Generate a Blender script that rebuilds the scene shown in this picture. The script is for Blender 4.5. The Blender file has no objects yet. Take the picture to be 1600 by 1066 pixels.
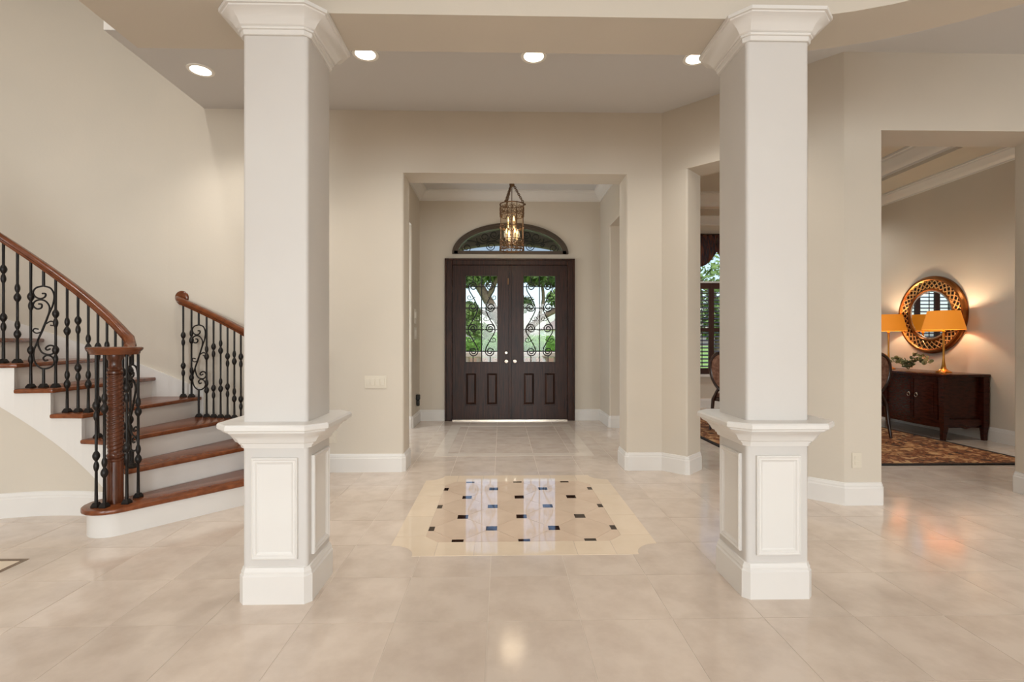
import bpy, bmesh, math, random
from math import sin, cos, pi, radians, sqrt, atan2, degrees
from mathutils import Vector
random.seed(7)
S = bpy.context.scene
COL = S.collection

# ------------------------------------------------------------------ camera
cd = bpy.data.cameras.new('camera'); cam = bpy.data.objects.new('camera', cd); COL.objects.link(cam)
cd.sensor_width = 36.0; cd.lens = 770 / 1600 * 36
cam.location = (0, 0, 1.23); cam.rotation_euler = (pi / 2, 0, radians(-1.26))
cd.clip_start = 0.05; cd.clip_end = 500
S.camera = cam

# ------------------------------------------------------------------ sky, sun, window light, exposure
w = bpy.data.worlds.new('sky'); S.world = w; w.use_nodes = True
nt = w.node_tree; bg = nt.nodes['Background']
sky = nt.nodes.new('ShaderNodeTexSky'); sky.sky_type = 'NISHITA'; sky.sun_disc = False
sky.sun_elevation = radians(48); sky.sun_rotation = radians(140); sky.air_density = 1.0; sky.dust_density = 2.5
nt.links.new(sky.outputs[0], bg.inputs[0]); bg.inputs[1].default_value = 0.33

def light(name, kind, loc, rot, energy, color=(1, 1, 1), **kw):
    l = bpy.data.lights.new(name, kind); l.energy = energy; l.color = color
    for k, v in kw.items(): setattr(l, k, v)
    o = bpy.data.objects.new(name, l); COL.objects.link(o); o.location = loc; o.rotation_euler = rot
    return o
light('sun', 'SUN', (0, 30, 30), (radians(40), 0, radians(-70)), 2.6, (1, .95, .86), angle=radians(1.5))
# daylight entering by the windows of the wall behind the camera (Y = -9)
DAY = (0.91, 0.965, 1.0)
light('daylight_sliding_doors', 'AREA', (0.85, -8.9, 1.6), (radians(90), 0, 0), 330, DAY, shape='RECTANGLE', size=3.6, size_y=2.9)
light('daylight_side_window', 'AREA', (4.75, -8.9, 1.6), (radians(90), 0, 0), 190, DAY, shape='RECTANGLE', size=2.6, size_y=2.6)
light('daylight_stair_window', 'AREA', (-3.6, -8.9, 2.9), (radians(90), 0, 0), 300, DAY, shape='RECTANGLE', size=2.4, size_y=4.2)
# unseen area light added in the study as fill for the foyer
light('added_study_fill', 'AREA', (-2.38, 6.2, 1.5), (radians(90), 0, radians(-90)), 40, DAY, shape='RECTANGLE', size=1.3, size_y=1.8)
# unseen fill spots added over living room, hall, stairs, dining room and foyer
for x_, y_, z_, p_ in ((-.2, .0, 4.05, 38), (1.6, .0, 4.05, 38), (-.2, -1.5, 4.05, 38), (1.6, -1.5, 4.05, 38), (4.3, 1.9, 3.36, 80), (5.4, 2.6, 3.36, 60), (4.4, -.6, 3.36, 60), (-3.4, .6, 5.6, 130), (-3.2, 2.4, 5.6, 110), (4.4, 5.2, 3.47, 85), (3.0, 7.9, 3.47, 60), (5.2, 7.9, 3.47, 55), (-.75, 5.6, 3.5, 30), (1.02, 5.6, 3.5, 30)):
    light('added_fill_spot', 'SPOT', (x_, y_, z_), (0, 0, 0), p_, (1, .965, .91), spot_size=radians(140), spot_blend=.9, shadow_soft_size=.12)
vs = S.view_settings
vs.view_transform = 'Standard'; vs.look = 'None'; vs.gamma = 1.0; vs.use_curve_mapping = False; vs.exposure = -0.02
S.cycles.use_denoising = True
S.cycles.max_bounces = 10; S.cycles.diffuse_bounces = 6; S.cycles.glossy_bounces = 4; S.cycles.transparent_max_bounces = 16
S.cycles.sample_clamp_indirect = 6.0
S.cycles.caustics_reflective = False; S.cycles.caustics_refractive = False

# ------------------------------------------------------------------ materials
def lin(c): return tuple(((x / 255) / 12.92 if x / 255 <= 0.04045 else ((x / 255 + 0.055) / 1.055) ** 2.4) for x in c)
def mat(name, rgb, rough=0.5, metal=0.0, spec=0.5, coat=0.0, bump=None, var=None, rnd=0.0, emit=None, estr=0.0, scale=(1, 1, 1)):
    """principled material; var = (rgb2, noise scale, detail, lo, hi); bump = (scale, strength, distance)"""
    m = bpy.data.materials.new(name); m.use_nodes = True
    n = m.node_tree.nodes; L = m.node_tree.links; p = n['Principled BSDF']
    p.inputs['Roughness'].default_value = rough; p.inputs['Metallic'].default_value = metal
    p.inputs['Specular IOR Level'].default_value = spec; p.inputs['Coat Weight'].default_value = coat
    p.inputs['Coat Roughness'].default_value = 0.05
    p.inputs['Base Color'].default_value = (*lin(rgb), 1)
    tc = n.new('ShaderNodeTexCoord'); mp = n.new('ShaderNodeMapping'); mp.inputs['Scale'].default_value = scale
    L.new(tc.outputs['Object'], mp.inputs['Vector'])
    vec = mp.outputs['Vector']
    if rnd:
        oi = n.new('ShaderNodeObjectInfo'); ad = n.new('ShaderNodeVectorMath'); ad.operation = 'MULTIPLY_ADD'
        cb = n.new('ShaderNodeCombineXYZ')
        for k in range(3): L.new(oi.outputs['Random'], cb.inputs[k])
        ad.inputs[1].default_value = (37, 53, 11); L.new(cb.outputs[0], ad.inputs[0]); L.new(vec, ad.inputs[2]); vec = ad.outputs[0]
    col = None
    if var:
        nz = n.new('ShaderNodeTexNoise'); nz.inputs['Scale'].default_value = var[1]; nz.inputs['Detail'].default_value = var[2]
        nz.inputs['Roughness'].default_value = 0.6; L.new(vec, nz.inputs['Vector'])
        rp = n.new('ShaderNodeValToRGB'); rp.color_ramp.elements[0].position = var[3]; rp.color_ramp.elements[1].position = var[4]
        rp.color_ramp.elements[0].color = (*lin(rgb), 1); rp.color_ramp.elements[1].color = (*lin(var[0]), 1)
        L.new(nz.outputs['Fac'], rp.inputs[0]); col = rp.outputs[0]
        if rnd:
            hs = n.new('ShaderNodeHueSaturation'); mr = n.new('ShaderNodeMapRange')
            mr.inputs['To Min'].default_value = 1 - rnd; mr.inputs['To Max'].default_value = 1 + rnd
            L.new(oi.outputs['Random'], mr.inputs['Value']); L.new(mr.outputs[0], hs.inputs['Value']); L.new(col, hs.inputs['Color']); col = hs.outputs[0]
        L.new(col, p.inputs['Base Color'])
    if bump:
        nb = n.new('ShaderNodeTexNoise'); nb.inputs['Scale'].default_value = bump[0]; nb.inputs['Detail'].default_value = 3; L.new(vec, nb.inputs['Vector'])
        b = n.new('ShaderNodeBump'); b.inputs['Strength'].default_value = bump[1]; b.inputs['Distance'].default_value = bump[2]
        L.new(nb.outputs['Fac'], b.inputs['Height']); L.new(b.outputs[0], p.inputs['Normal'])
    if emit:
        p.inputs['Emission Color'].default_value = (*lin(emit), 1); p.inputs['Emission Strength'].default_value = estr
    return m
def glass(name, tint=(1, 1, 1), refl=0.022):
    m = bpy.data.materials.new(name); m.use_nodes = True; n = m.node_tree.nodes; L = m.node_tree.links
    for x in list(n): n.remove(x)
    o = n.new('ShaderNodeOutputMaterial'); mx = n.new('ShaderNodeMixShader'); t = n.new('ShaderNodeBsdfTransparent'); g = n.new('ShaderNodeBsdfGlossy')
    t.inputs[0].default_value = (*tint, 1); g.inputs['Roughness'].default_value = 0.02; mx.inputs[0].default_value = refl
    L.new(t.outputs[0], mx.inputs[1]); L.new(g.outputs[0], mx.inputs[2]); L.new(mx.outputs[0], o.inputs[0]); return m

M = dict(
    wall=mat('tan_wall_paint', (207, 198, 184), .75, bump=(60, .12, .004), var=((202, 194, 181), 1.2, 2, .3, .7)),
    ceil=mat('ceiling_paint', (208, 207, 206), .85, bump=(45, .15, .004)),
    trim=mat('white_trim_paint', (222, 220, 216), .35, var=((220, 217, 213), 3, 2, .3, .7)),
    shaft=mat('off_white_column_paint', (206, 203, 199), .55, var=((204, 200, 196), 2, 2, .3, .7)),
    tile=mat('cream_porcelain_tile', (216, 202, 189), .12, spec=.5, var=((198, 182, 168), 5, 9, .40, .74), rnd=.035, bump=(8, .03, .002)),
    grout=mat('grout', (210, 199, 186), .7),
    inlay=mat('polished_cream_marble', (234, 217, 195), .045, spec=.6, var=((226, 207, 183), 4, 5, .35, .75), rnd=.03),
    field=mat('polished_beige_marble', (224, 203, 182), .04, spec=.6, var=((211, 188, 167), 4, 6, .35, .75), rnd=.03),
    dot=mat('dark_emperador_stone', (52, 34, 24), .05, spec=.7, var=((30, 20, 15), 12, 4, .3, .7)),
    inlay2=mat('pale_border_tile', (224, 213, 200), .1, var=((214, 201, 187), 5, 6, .4, .7)),
    strip=mat('brown_inlay_stone', (104, 78, 52), .2),
    wood=mat('stained_oak_tread', (136, 76, 42), .22, spec=.5, var=((92, 47, 24), 3.0, 6, .32, .72), scale=(6, 6, 6)),
    rail=mat('stained_oak_rail', (116, 62, 30), .2, var=((82, 40, 18), 5, 5, .3, .75), scale=(3, 3, 3)),
    newel=mat('stained_oak_newel', (104, 56, 32), .25, var=((66, 34, 20), 4, 6, .3, .72), scale=(14, 14, 1.5)),
    iron=mat('black_wrought_iron', (30, 26, 24), .45, metal=.4),
    door=mat('dark_walnut_door', (66, 38, 25), .34, spec=.22, var=((24, 14, 10), 3, 8, .36, .66), scale=(18, 18, 1.0), bump=(40, .15, .002)),
    bronze=mat('bronze_frame', (72, 58, 44), .4, metal=.3),
    nickel=mat('satin_nickel', (205, 192, 176), .25, metal=1.0),
    glass=glass('clear_glass'), glass2=glass('grey_tinted_glass', (.72, .70, .68), .05),
    plate=mat('beige_plastic', (212, 204, 188), .4), keypad=mat('white_plastic', (230, 226, 216), .4), black=mat('black_plastic', (26, 24, 22), .4),
    lens=mat('lit_downlight_lens', (255, 250, 240), .5, emit=(255, 247, 232), estr=6.0),
    white=mat('white_metal_ring', (240, 238, 232), .4),
    aged=mat('aged_brown_iron', (92, 66, 44), .4, metal=.6), amber=glass('amber_glass', (1, .95, .86), .05),
    candle=mat('ivory_candle_sleeve', (232, 206, 160), .5), flame=mat('lit_flame_bulb', (255, 214, 150), .4, emit=(255, 205, 130), estr=4.5),
    shade=mat('amber_lamp_shade', (214, 138, 48), .7, emit=(236, 138, 34), estr=.55), brass=mat('antique_brass', (196, 140, 66), .28, metal=1.0),
    cherry=mat('dark_cherry_wood', (72, 27, 15), .22, spec=.35, coat=.0, var=((38, 14, 9), 4, 6, .3, .75), scale=(3, 3, 12)),
    gilt=mat('gilt_bronze_frame', (150, 92, 40), .3, metal=.85, var=((104, 60, 26), 6, 4, .3, .7)), lattice=mat('pale_gold_lattice', (226, 180, 118), .3, metal=.7),
    mirror=mat('silvered_mirror', (235, 238, 240), .015, metal=1.0), backing=mat('dark_backing', (34, 22, 16), .6),
    fabric=mat('brown_damask', (150, 112, 92), .85, var=((112, 76, 60), 18, 5, .4, .6)), chairwood=mat('dark_mahogany', (48, 24, 18), .2, coat=.3),
    leaf=mat('dusty_green_leaf', (82, 92, 58), .7, var=((122, 124, 88), 9, 3, .3, .7)),
    rugedge=mat('black_rug_border', (26, 19, 16), .95), shutter=mat('dark_walnut_shutter', (58, 30, 22), .35),
    curtain=mat('striped_rust_drapery', (98, 52, 34), .8, var=((40, 36, 46), 5, 3, .42, .55), scale=(14, 1, 1)),
    lawn=mat('lawn_grass', (134, 168, 78), .95, var=((104, 142, 58), 3, 6, .3, .7)), hedge=mat('hedge_leaf', (116, 164, 62), .8, var=((72, 118, 40), 2.5, 4, .3, .7)),
    oakleaf=mat('oak_leaf', (118, 146, 76), .8, var=((76, 108, 52), 2, 4, .3, .7)), bark=mat('oak_bark', (132, 114, 98), .95, var=((92, 78, 66), 7, 6, .3, .7), bump=(12, .6, .03)),
    stone=mat('cast_stone', (232, 216, 200), .8), paver=mat('porch_paver', (206, 176, 154), .8), stucco=mat('white_stucco', (236, 234, 230), .85), roof=mat('grey_roof_tile', (138, 128, 120), .9),
    porch=mat('porch_ceiling_paint', (150, 142, 132), .85),
)
def rug_mat():
    m = mat('floral_persian_rug', (120, 74, 44), .95); n = m.node_tree.nodes; L = m.node_tree.links; p = n['Principled BSDF']
    tc = n.new('ShaderNodeTexCoord'); vo = n.new('ShaderNodeTexVoronoi'); vo.inputs['Scale'].default_value = 7
    nz = n.new('ShaderNodeTexNoise'); nz.inputs['Scale'].default_value = 6; nz.inputs['Detail'].default_value = 4; nz.inputs['Distortion'].default_value = 2.5
    L.new(tc.outputs['Object'], nz.inputs['Vector']); L.new(tc.outputs['Object'], vo.inputs['Vector'])
    r = n.new('ShaderNodeValToRGB'); e = r.color_ramp.elements
    e[0].position = .40; e[0].color = (*lin((32, 22, 18)), 1); e[1].position = .74; e[1].color = (*lin((196, 158, 112)), 1)
    for pos, c in ((.47, (60, 36, 24)), (.53, (150, 90, 48)), (.59, (80, 40, 26)), (.66, (172, 122, 76))):
        x = e.new(pos); x.color = (*lin(c), 1)
    mx = n.new('ShaderNodeMath'); mx.operation = 'MULTIPLY_ADD'; mx.inputs[1].default_value = .18
    L.new(vo.outputs['Distance'], mx.inputs[0]); L.new(nz.outputs['Fac'], mx.inputs[2]); L.new(mx.outputs[0], r.inputs[0]); L.new(r.outputs[0], p.inputs['Base Color'])
    return m
M['rug'] = rug_mat()

# ------------------------------------------------------------------ mesh helpers
class B:
    def __init__(s): s.v = []; s.f = []
    def add(s, v, f):
        k = len(s.v); s.v += [tuple(x) for x in v]; s.f += [tuple(i + k for i in q) for q in f]; return s
    def box(s, x0, x1, y0, y1, z0, z1):
        return s.add([(x0, y0, z0), (x1, y0, z0), (x1, y1, z0), (x0, y1, z0), (x0, y0, z1), (x1, y0, z1), (x1, y1, z1), (x0, y1, z1)],
                     [(0, 3, 2, 1), (4, 5, 6, 7), (0, 1, 5, 4), (1, 2, 6, 5), (2, 3, 7, 6), (3, 0, 4, 7)])
    def prism(s, pts, z0, z1, axis='z'):
        n = len(pts)
        if axis == 'z': v = [(x, y, z0) for x, y in pts] + [(x, y, z1) for x, y in pts]
        elif axis == 'y': v = [(x, z0, y) for x, y in pts] + [(x, z1, y) for x, y in pts]      # pts in XZ, extruded in Y
        else: v = [(z0, x, y) for x, y in pts] + [(z1, x, y) for x, y in pts]                   # pts in YZ, extruded in X
        return s.add(v, [tuple(range(n - 1, -1, -1)), tuple(range(n, 2 * n))] + [(i, (i + 1) % n, n + (i + 1) % n, n + i) for i in range(n)])
    def tube(s, pts, r, n=8, closed=False, flat=1.0):
        P = [Vector(p) for p in pts]; m = len(P); R = r if isinstance(r, (list, tuple)) else [r] * m
        T = []
        for i in range(m):
            a = P[(i - 1) % m] if (closed or i > 0) else P[0]; b = P[(i + 1) % m] if (closed or i < m - 1) else P[-1]
            t = (b - a); T.append(t.normalized() if t.length > 1e-9 else Vector((0, 0, 1)))
        up = Vector((0, 0, 1)) if abs(T[0].z) < .9 else Vector((1, 0, 0))
        u = (up - T[0] * up.dot(T[0])).normalized(); v = []
        for i in range(m):
            u = (u - T[i] * u.dot(T[i]));  u = u.normalized() if u.length > 1e-6 else T[i].orthogonal().normalized()
            q = T[i].cross(u)
            for k in range(n):
                a = 2 * pi * k / n; v.append(P[i] + (u * cos(a) + q * sin(a) * flat) * R[i])
        f = []
        for i in range(m if closed else m - 1):
            for k in range(n):
                j = (i + 1) % m; f.append((i * n + k, i * n + (k + 1) % n, j * n + (k + 1) % n, j * n + k))
        if not closed: f += [tuple(range(n - 1, -1, -1)), tuple((m - 1) * n + k for k in range(n))]
        return s.add(v, f)
    def lathe(s, prof, cx=0, cy=0, n=16, twist=None):
        m = len(prof); v = []
        for i, (r, z) in enumerate(prof):
            for k in range(n):
                a = 2 * pi * k / n; rr = r + (twist(a, z) if twist else 0)
                v.append((cx + rr * cos(a), cy + rr * sin(a), z))
        f = [(i * n + k, i * n + (k + 1) % n, (i + 1) * n + (k + 1) % n, (i + 1) * n + k) for i in range(m - 1) for k in range(n)]
        f += [tuple(range(n - 1, -1, -1)), tuple((m - 1) * n + k for k in range(n))]
        return s.add(v, f)
    def sweep(s, path, prof, closed=False, side=1):
        """path: 2-D plan points; prof: closed loop of (offset to the `side`, z); mitred corners"""
        rings = []
        for o, z in prof: rings.append([(x, y, z) for x, y in offset(path, o * side, closed)])
        m = len(path); k = len(prof); v = [rings[j][i] for i in range(m) for j in range(k)]
        f = [(i * k + j, i * k + (j + 1) % k, ((i + 1) % m) * k + (j + 1) % k, ((i + 1) % m) * k + j) for i in range(m if closed else m - 1) for j in range(k)]
        if not closed: f += [tuple(range(k - 1, -1, -1)), tuple((m - 1) * k + j for j in range(k))]
        return s.add(v, f)
    def rail(s, path, prof):
        """3-D path; prof points (side, up) kept upright"""
        m = len(path); k = len(prof); v = []
        for i in range(m):
            a = path[max(i - 1, 0)]; b = path[min(i + 1, m - 1)]; tx, ty = b[0] - a[0], b[1] - a[1]; l = sqrt(tx * tx + ty * ty) or 1
            nx, ny = -ty / l, tx / l
            for o, z in prof: v.append((path[i][0] + nx * o, path[i][1] + ny * o, path[i][2] + z))
        f = [(i * k + j, i * k + (j + 1) % k, (i + 1) * k + (j + 1) % k, (i + 1) * k + j) for i in range(m - 1) for j in range(k)]
        f += [tuple(range(k - 1, -1, -1)), tuple((m - 1) * k + j for j in range(k))]
        return s.add(v, f)
    def ball(s, c, r, n=8, m=6, sq=(1, 1, 1)):
        v = [(c[0] + r * sq[0] * sin(pi * (i + .001) / m) * cos(2 * pi * k / n), c[1] + r * sq[1] * sin(pi * (i + .001) / m) * sin(2 * pi * k / n), c[2] + r * sq[2] * cos(pi * i / m)) for i in range(m + 1) for k in range(n)]
        return s.add(v, [(i * n + k, i * n + (k + 1) % n, (i + 1) * n + (k + 1) % n, (i + 1) * n + k) for i in range(m) for k in range(n)])
    def build(s, name, m, parent=None, smooth=None, bevel=0, segs=2):
        me = bpy.data.meshes.new(name); me.from_pydata(s.v, [], s.f); me.update()
        bm = bmesh.new(); bm.from_mesh(me); bmesh.ops.recalc_face_normals(bm, faces=bm.faces)
        if bevel:
            bm.normal_update()
            es = [e for e in bm.edges if len(e.link_faces) == 2 and e.calc_face_angle(0) > .5]
            bmesh.ops.bevel(bm, geom=es, offset=bevel, segments=segs, affect='EDGES', profile=.5, clamp_overlap=True)
        bm.to_mesh(me); bm.free()
        if smooth:
            me.polygons.foreach_set('use_smooth', [True] * len(me.polygons)); me.set_sharp_from_angle(angle=radians(smooth if smooth is not True else 40))
        me.materials.append(M[m] if isinstance(m, str) else m)
        o = bpy.data.objects.new(name, me); COL.objects.link(o)
        if parent: o.parent = parent
        return o
def offset(path, d, closed=False):
    """shift a plan polyline by d to its left, mitred"""
    n = len(path); out = []
    def nrm(a, b):
        x, y = b[0] - a[0], b[1] - a[1]; l = sqrt(x * x + y * y) or 1; return (-y / l, x / l)
    for i in range(n):
        if not closed and i == 0: a = b = nrm(path[0], path[1])
        elif not closed and i == n - 1: a = b = nrm(path[-2], path[-1])
        else: a = nrm(path[i - 1], path[i]); b = nrm(path[i], path[(i + 1) % n])
        k = 1 + a[0] * b[0] + a[1] * b[1]
        k = max(k, .2); out.append((path[i][0] + d * (a[0] + b[0]) / k, path[i][1] + d * (a[1] + b[1]) / k))
    return out
def rounded(pts, rs, seg=5):
    out = []; n = len(pts)
    for i, p in enumerate(pts):
        r = rs[i] if isinstance(rs, (list, tuple)) else rs
        if not r: out.append(p); continue
        P = Vector(p); a = (Vector(pts[i - 1]) - P).normalized(); b = (Vector(pts[(i + 1) % n]) - P).normalized()
        ang = a.angle(b); t = r / math.tan(ang / 2); A = P + a * t; Bq = P + b * t; c = P + (a + b).normalized() * (r / sin(ang / 2))
        a0 = atan2(*(A - c).yx); a1 = atan2(*(Bq - c).yx); dd = (a1 - a0 + pi) % (2 * pi) - pi
        out += [(c.x + r * cos(a0 + dd * k / seg), c.y + r * sin(a0 + dd * k / seg)) for k in range(seg + 1)]
    return out
def catmull(pts, k=6):
    P = [Vector(p) for p in pts]; out = []
    for i in range(len(P) - 1):
        a = P[max(i - 1, 0)]; b = P[i]; c = P[i + 1]; d = P[min(i + 2, len(P) - 1)]
        for j in range(k):
            t = j / k; out.append(.5 * ((2 * b) + (c - a) * t + (2 * a - 5 * b + 4 * c - d) * t * t + (3 * b - a - 3 * c + d) * t ** 3))
    return out + [P[-1]]
def empty(name, loc=(0, 0, 0), rz=0):
    o = bpy.data.objects.new(name, None); o.empty_display_size = .1; COL.objects.link(o); o.location = loc; o.rotation_euler = (0, 0, rz); return o
def tag(o, label=None, cat=None, group=None, kind=None):
    if label: o['label'] = label
    if cat: o['category'] = cat
    if group: o['group'] = group
    if kind: o['kind'] = kind
    return o
def struct(o, label=None): return tag(o, label, None, None, 'structure')
def clone(o, parent=None):
    c = o.copy(); COL.objects.link(c)
    if parent: c.parent = parent
    for ch in list(o.children): clone(ch, c)
    return c

# ------------------------------------------------------------------ plan
ZC = 3.40            # hall ceiling
HO = 2.815           # opening head
FW = 4.66; FT = .30  # front wall of the hall, thickness
P1 = (1.53, FW); P2 = (2.57, 3.64)
ul = sqrt((P2[0] - P1[0]) ** 2 + (P2[1] - P1[1]) ** 2); U = ((P2[0] - P1[0]) / ul, (P2[1] - P1[1]) / ul); N = (-U[1], U[0])
def ang(s, t=0): return (P1[0] + U[0] * s + N[0] * t, P1[1] + U[1] * s + N[1] * t)
OL, OR_ = -.918, 1.193         # foyer opening
FL, FR = -1.256, 1.539         # foyer side walls
YB = 7.62                      # foyer back wall
DL, DR, DB = FR + FT, 6.03, 9.0
CX, CY = -3.1, 2.4; RW = FW - CY        # stair centre, stair wall radius
def SP(a, r): a = radians(a); return (CX - r * sin(a), CY + r * cos(a))
RISE = .179
def AN(n): return 2.5 + 11 * (n - 5)

# ------------------------------------------------------------------ floor
floor = struct(B().box(-6.4, 6.8, -9.3, 9.3, -.12, -.0012).build('floor', 'grout'))
TX, TY, X0, Y0 = .4075, .4125, -.058, 2.162
tb = B().box(.0019, TX - .0019, .0019, TY - .0019, -.0042, 0)
tproto = tb.build('tile', 'tile', floor)
def proj(x, y):
    d = x * sin(radians(1.26)) + y * cos(radians(1.26)); r = x * cos(radians(1.26)) - y * sin(radians(1.26))
    return (800 + 770 * r / d, 533 + 770 * 1.23 / d) if d > .3 else None
MC = (.142, 3.664); MHX, MHY = .802, .838       # medallion
cells = []
for i in range(-15, 17):
    for j in range(-27, 18):
        x, y = X0 + i * TX, Y0 + j * TY
        if x > 6.2 or x < -5.5 or y > 9.0: continue
        if x > MC[0] - MHX + .02 and x + TX < MC[0] + MHX - .02 and y > MC[1] - MHY + .02 and y + TY < MC[1] + MHY - .02: continue
        q = proj(x + TX / 2, y + TY / 2); vis = 0
        if q and -60 < q[0] < 1660 and q[1] < 1150 and not (y > 4.9 and x < -1.5): vis = 1 / (y + .3) ** 3 * (1 if y < 5.2 or -1.3 < x < 1.6 or x > 2 else .2)
        cells.append((vis, x, y))
cells.sort(reverse=True)
for k, (vs_, x, y) in enumerate(cells[:295]):
    o = tproto if k == 0 else tproto.copy()
    if k: COL.objects.link(o)
    o.location = (x, y, 0)
rb = B()
for vs_, x, y in cells[295:]: rb.box(x + .0016, x + TX - .0016, y + .0016, y + TY - .0016, -.0042, 0)
tag(rb.build('far_tiles', 'tile', floor), kind='stuff')

# polished medallion set in the floor
med = tag(empty('floor_medallion', (MC[0], MC[1], 0)), 'polished cream and beige stone medallion with dark dots set in the hall floor', 'floor medallion')
ZM = .0012
FX, FY = .614, .645
# border: four strips and four scooped corner pieces
SC = .150
g = .0015
def mpiece(name, pts, m, z1=ZM): return B().prism(pts, -.003, z1).build(name, m, med)
c0 = .088
for sx in (-1, 1):
    for (ya, yb) in ((-FY + c0, -.2), (-.2, .25), (.25, FY - c0)):
        pts = [(sx * (FX + g), ya + g), (sx * MHX, ya + g), (sx * MHX, yb - g), (sx * (FX + g), yb - g)]
        mpiece('border_slab', pts, 'inlay')
for sy in (-1, 1):
    for (xa, xb) in ((-FX + c0, -.3), (-.3, .3), (.3, FX - c0)):
        pts = [(xa + g, sy * (FY + g)), (xa + g, sy * MHY), (xb - g, sy * MHY), (xb - g, sy * (FY + g))]
        mpiece('border_slab', pts, 'inlay')
for sx in (-1, 1):
    for sy in (-1, 1):
        arc = [(MHX - SC * cos(t), MHY - SC * sin(t)) for t in [pi / 2 * k / 8 for k in range(9)]]
        pts = [(FX + g, FY - c0 + g), (MHX, FY - c0 + g)] + arc[::-1] + [(FX - c0 + g, MHY), (FX - c0 + g, FY + g)]
        mpiece('corner_slab', [(sx * x, sy * y) for x, y in pts], 'inlay')
dx, dy = FX / 3, FY / 3; hd = .036
def clip(poly, inside, cut):
    out = []
    for i in range(len(poly)):
        a, b = poly[i - 1], poly[i]; ia, ib = inside(a), inside(b)
        if ia != ib: out.append(cut(a, b))
        if ib: out.append(b)
    return out
def hclip(poly, nx, ny, d):
    return clip(poly, lambda p: p[0] * nx + p[1] * ny <= d + 1e-9, lambda a, b: (lambda t: (a[0] + (b[0] - a[0]) * t, a[1] + (b[1] - a[1]) * t))((d - a[0] * nx - a[1] * ny) / ((b[0] - a[0]) * nx + (b[1] - a[1]) * ny)))
def fieldclip(p):
    for nx, ny, d in ((1, 0, FX), (-1, 0, FX), (0, 1, FY), (0, -1, FY)): p = hclip(p, nx, ny, d) if p else p
    for sx in (-1, 1):
        for sy in (-1, 1):
            if p: p = hclip(p, sx * .7071, sy * .7071, (FX + FY - c0) * .7071)
    return p
for i in range(-3, 4):
    for j in range(-3, 4):
        cx, cy = i * dx, j * dy
        if (i + j) % 2:      # stone dot
            p = fieldclip([(cx - hd, cy - hd), (cx + hd, cy - hd), (cx + hd, cy + hd), (cx - hd, cy + hd)])
            if p: mpiece('dark_dot', p, 'dot', ZM + .0002)
        else:
            k = hd
            p = [(cx + dx - k, cy - k), (cx + dx - k, cy + k), (cx + k, cy + dy - k), (cx - k, cy + dy - k), (cx - dx + k, cy + k), (cx - dx + k, cy - k), (cx - k, cy - dy + k), (cx + k, cy - dy + k)]
            p = [(cx + (x - cx) * .992, cy + (y - cy) * .992) for x, y in p]
            p = fieldclip(p)
            if p and len(p) > 2: mpiece('field_slab', p, 'field')
# second inlay under the stair well: only its corner shows at the left edge
inl = tag(empty('floor_inlay', (-2.66, 2.84, 0)), 'pale floor inlay edged by a thin brown strip at left edge of the photo', 'floor inlay')
B().prism([(-1.5, -1.5), (-.028, -1.5), (-.028, -.028), (-1.5, -.028)], -.003, ZM).build('pale_slab', 'inlay', inl)
B().prism([(-1.5, -.026), (0, -.026), (0, 0), (-1.5, 0)], -.003, ZM + .0003).build('brown_strip', 'strip', inl)
B().prism([(-.026, -1.5), (0, -1.5), (0, -.027), (-.026, -.027)], -.003, ZM + .0003).build('brown_strip', 'strip', inl)
B().prism([(-1.1, .2 - 1.3), (-.4, .2 - 1.3), (-.4, -.4), (-1.1, -.4)], -.003, ZM + .0003).build('field_slab', 'field', inl)
fi = B().box(-1.0, 1.0, -.62, .62, -.003, ZM)                      # pale border set in the foyer floor
fo = tag(empty('foyer_inlay', (.138, 6.25, 0)), 'pale stone border strips set in the foyer floor before the front door', 'floor inlay')
for a in ((-.86, -.72, -.85, .85), (.72, .86, -.85, .85)): B().box(*a, -.003, ZM).build('border_slab', 'inlay2', fo)
for a in ((-.86, .86, .85, .99), (-.86, .86, -.99, -.85)): B().box(*a, -.003, ZM).build('border_slab', 'inlay2', fo)

# ------------------------------------------------------------------ walls
RB = .02
up = [(-3.1, FW), P1, P2, (6.5, P2[1])]; upo = offset(up, FT)
struct(B().prism(up + upo[::-1], HO, 6.1).build('wall_front', 'wall'))
struct(B().prism(rounded([(-3.1, FW), (OL, FW), (OL, FW + FT), (FL, FW + FT), (FL, 5.4), (FL - FT, 5.4), (FL - FT, FW + FT), (-3.1, FW + FT)], [0, RB, RB, 0, RB, RB, 0, 0]), 0, HO).build('wall_front_left', 'wall', smooth=30))
JA, JB = ang(.25), ang(ul - .25)
struct(B().prism(rounded([(OR_, FW), P1, ang(.25), ang(.25, FT), (DL, 5.0), (DL, 5.4), (FR, 5.4), (FR, FW + FT), (OR_, FW + FT)], [RB, 0, RB, RB, 0, RB, RB, 0, RB]), 0, HO).build('wall_front_right', 'wall', smooth=30))
struct(B().prism(rounded([ang(ul - .25), P2, (2.866, P2[1]), (2.866, P2[1] + FT), (2.70, P2[1] + FT), ang(ul - .25, FT)], [RB, 0, RB, RB, 0, RB]), 0, HO).build('wall_right_pier', 'wall', smooth=30))
struct(B().prism(rounded([(4.19, P2[1]), (6.5, P2[1]), (6.5, P2[1] + FT), (4.19, P2[1] + FT)], [RB, 0, 0, RB]), 0, HO).build('wall_right', 'wall', smooth=30))
# stair wall: a quarter drum, two storeys high
arc = [SP(a, RW) for a in range(0, 91, 3)] + [(CX - RW, -9)]
arco = [SP(a, RW + .2) for a in range(0, 91, 3)] + [(CX - RW - .2, -9)]
struct(B().prism(arc + arco[::-1], 0, 6.1).build('wall_stair', 'wall', smooth=20))
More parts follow.
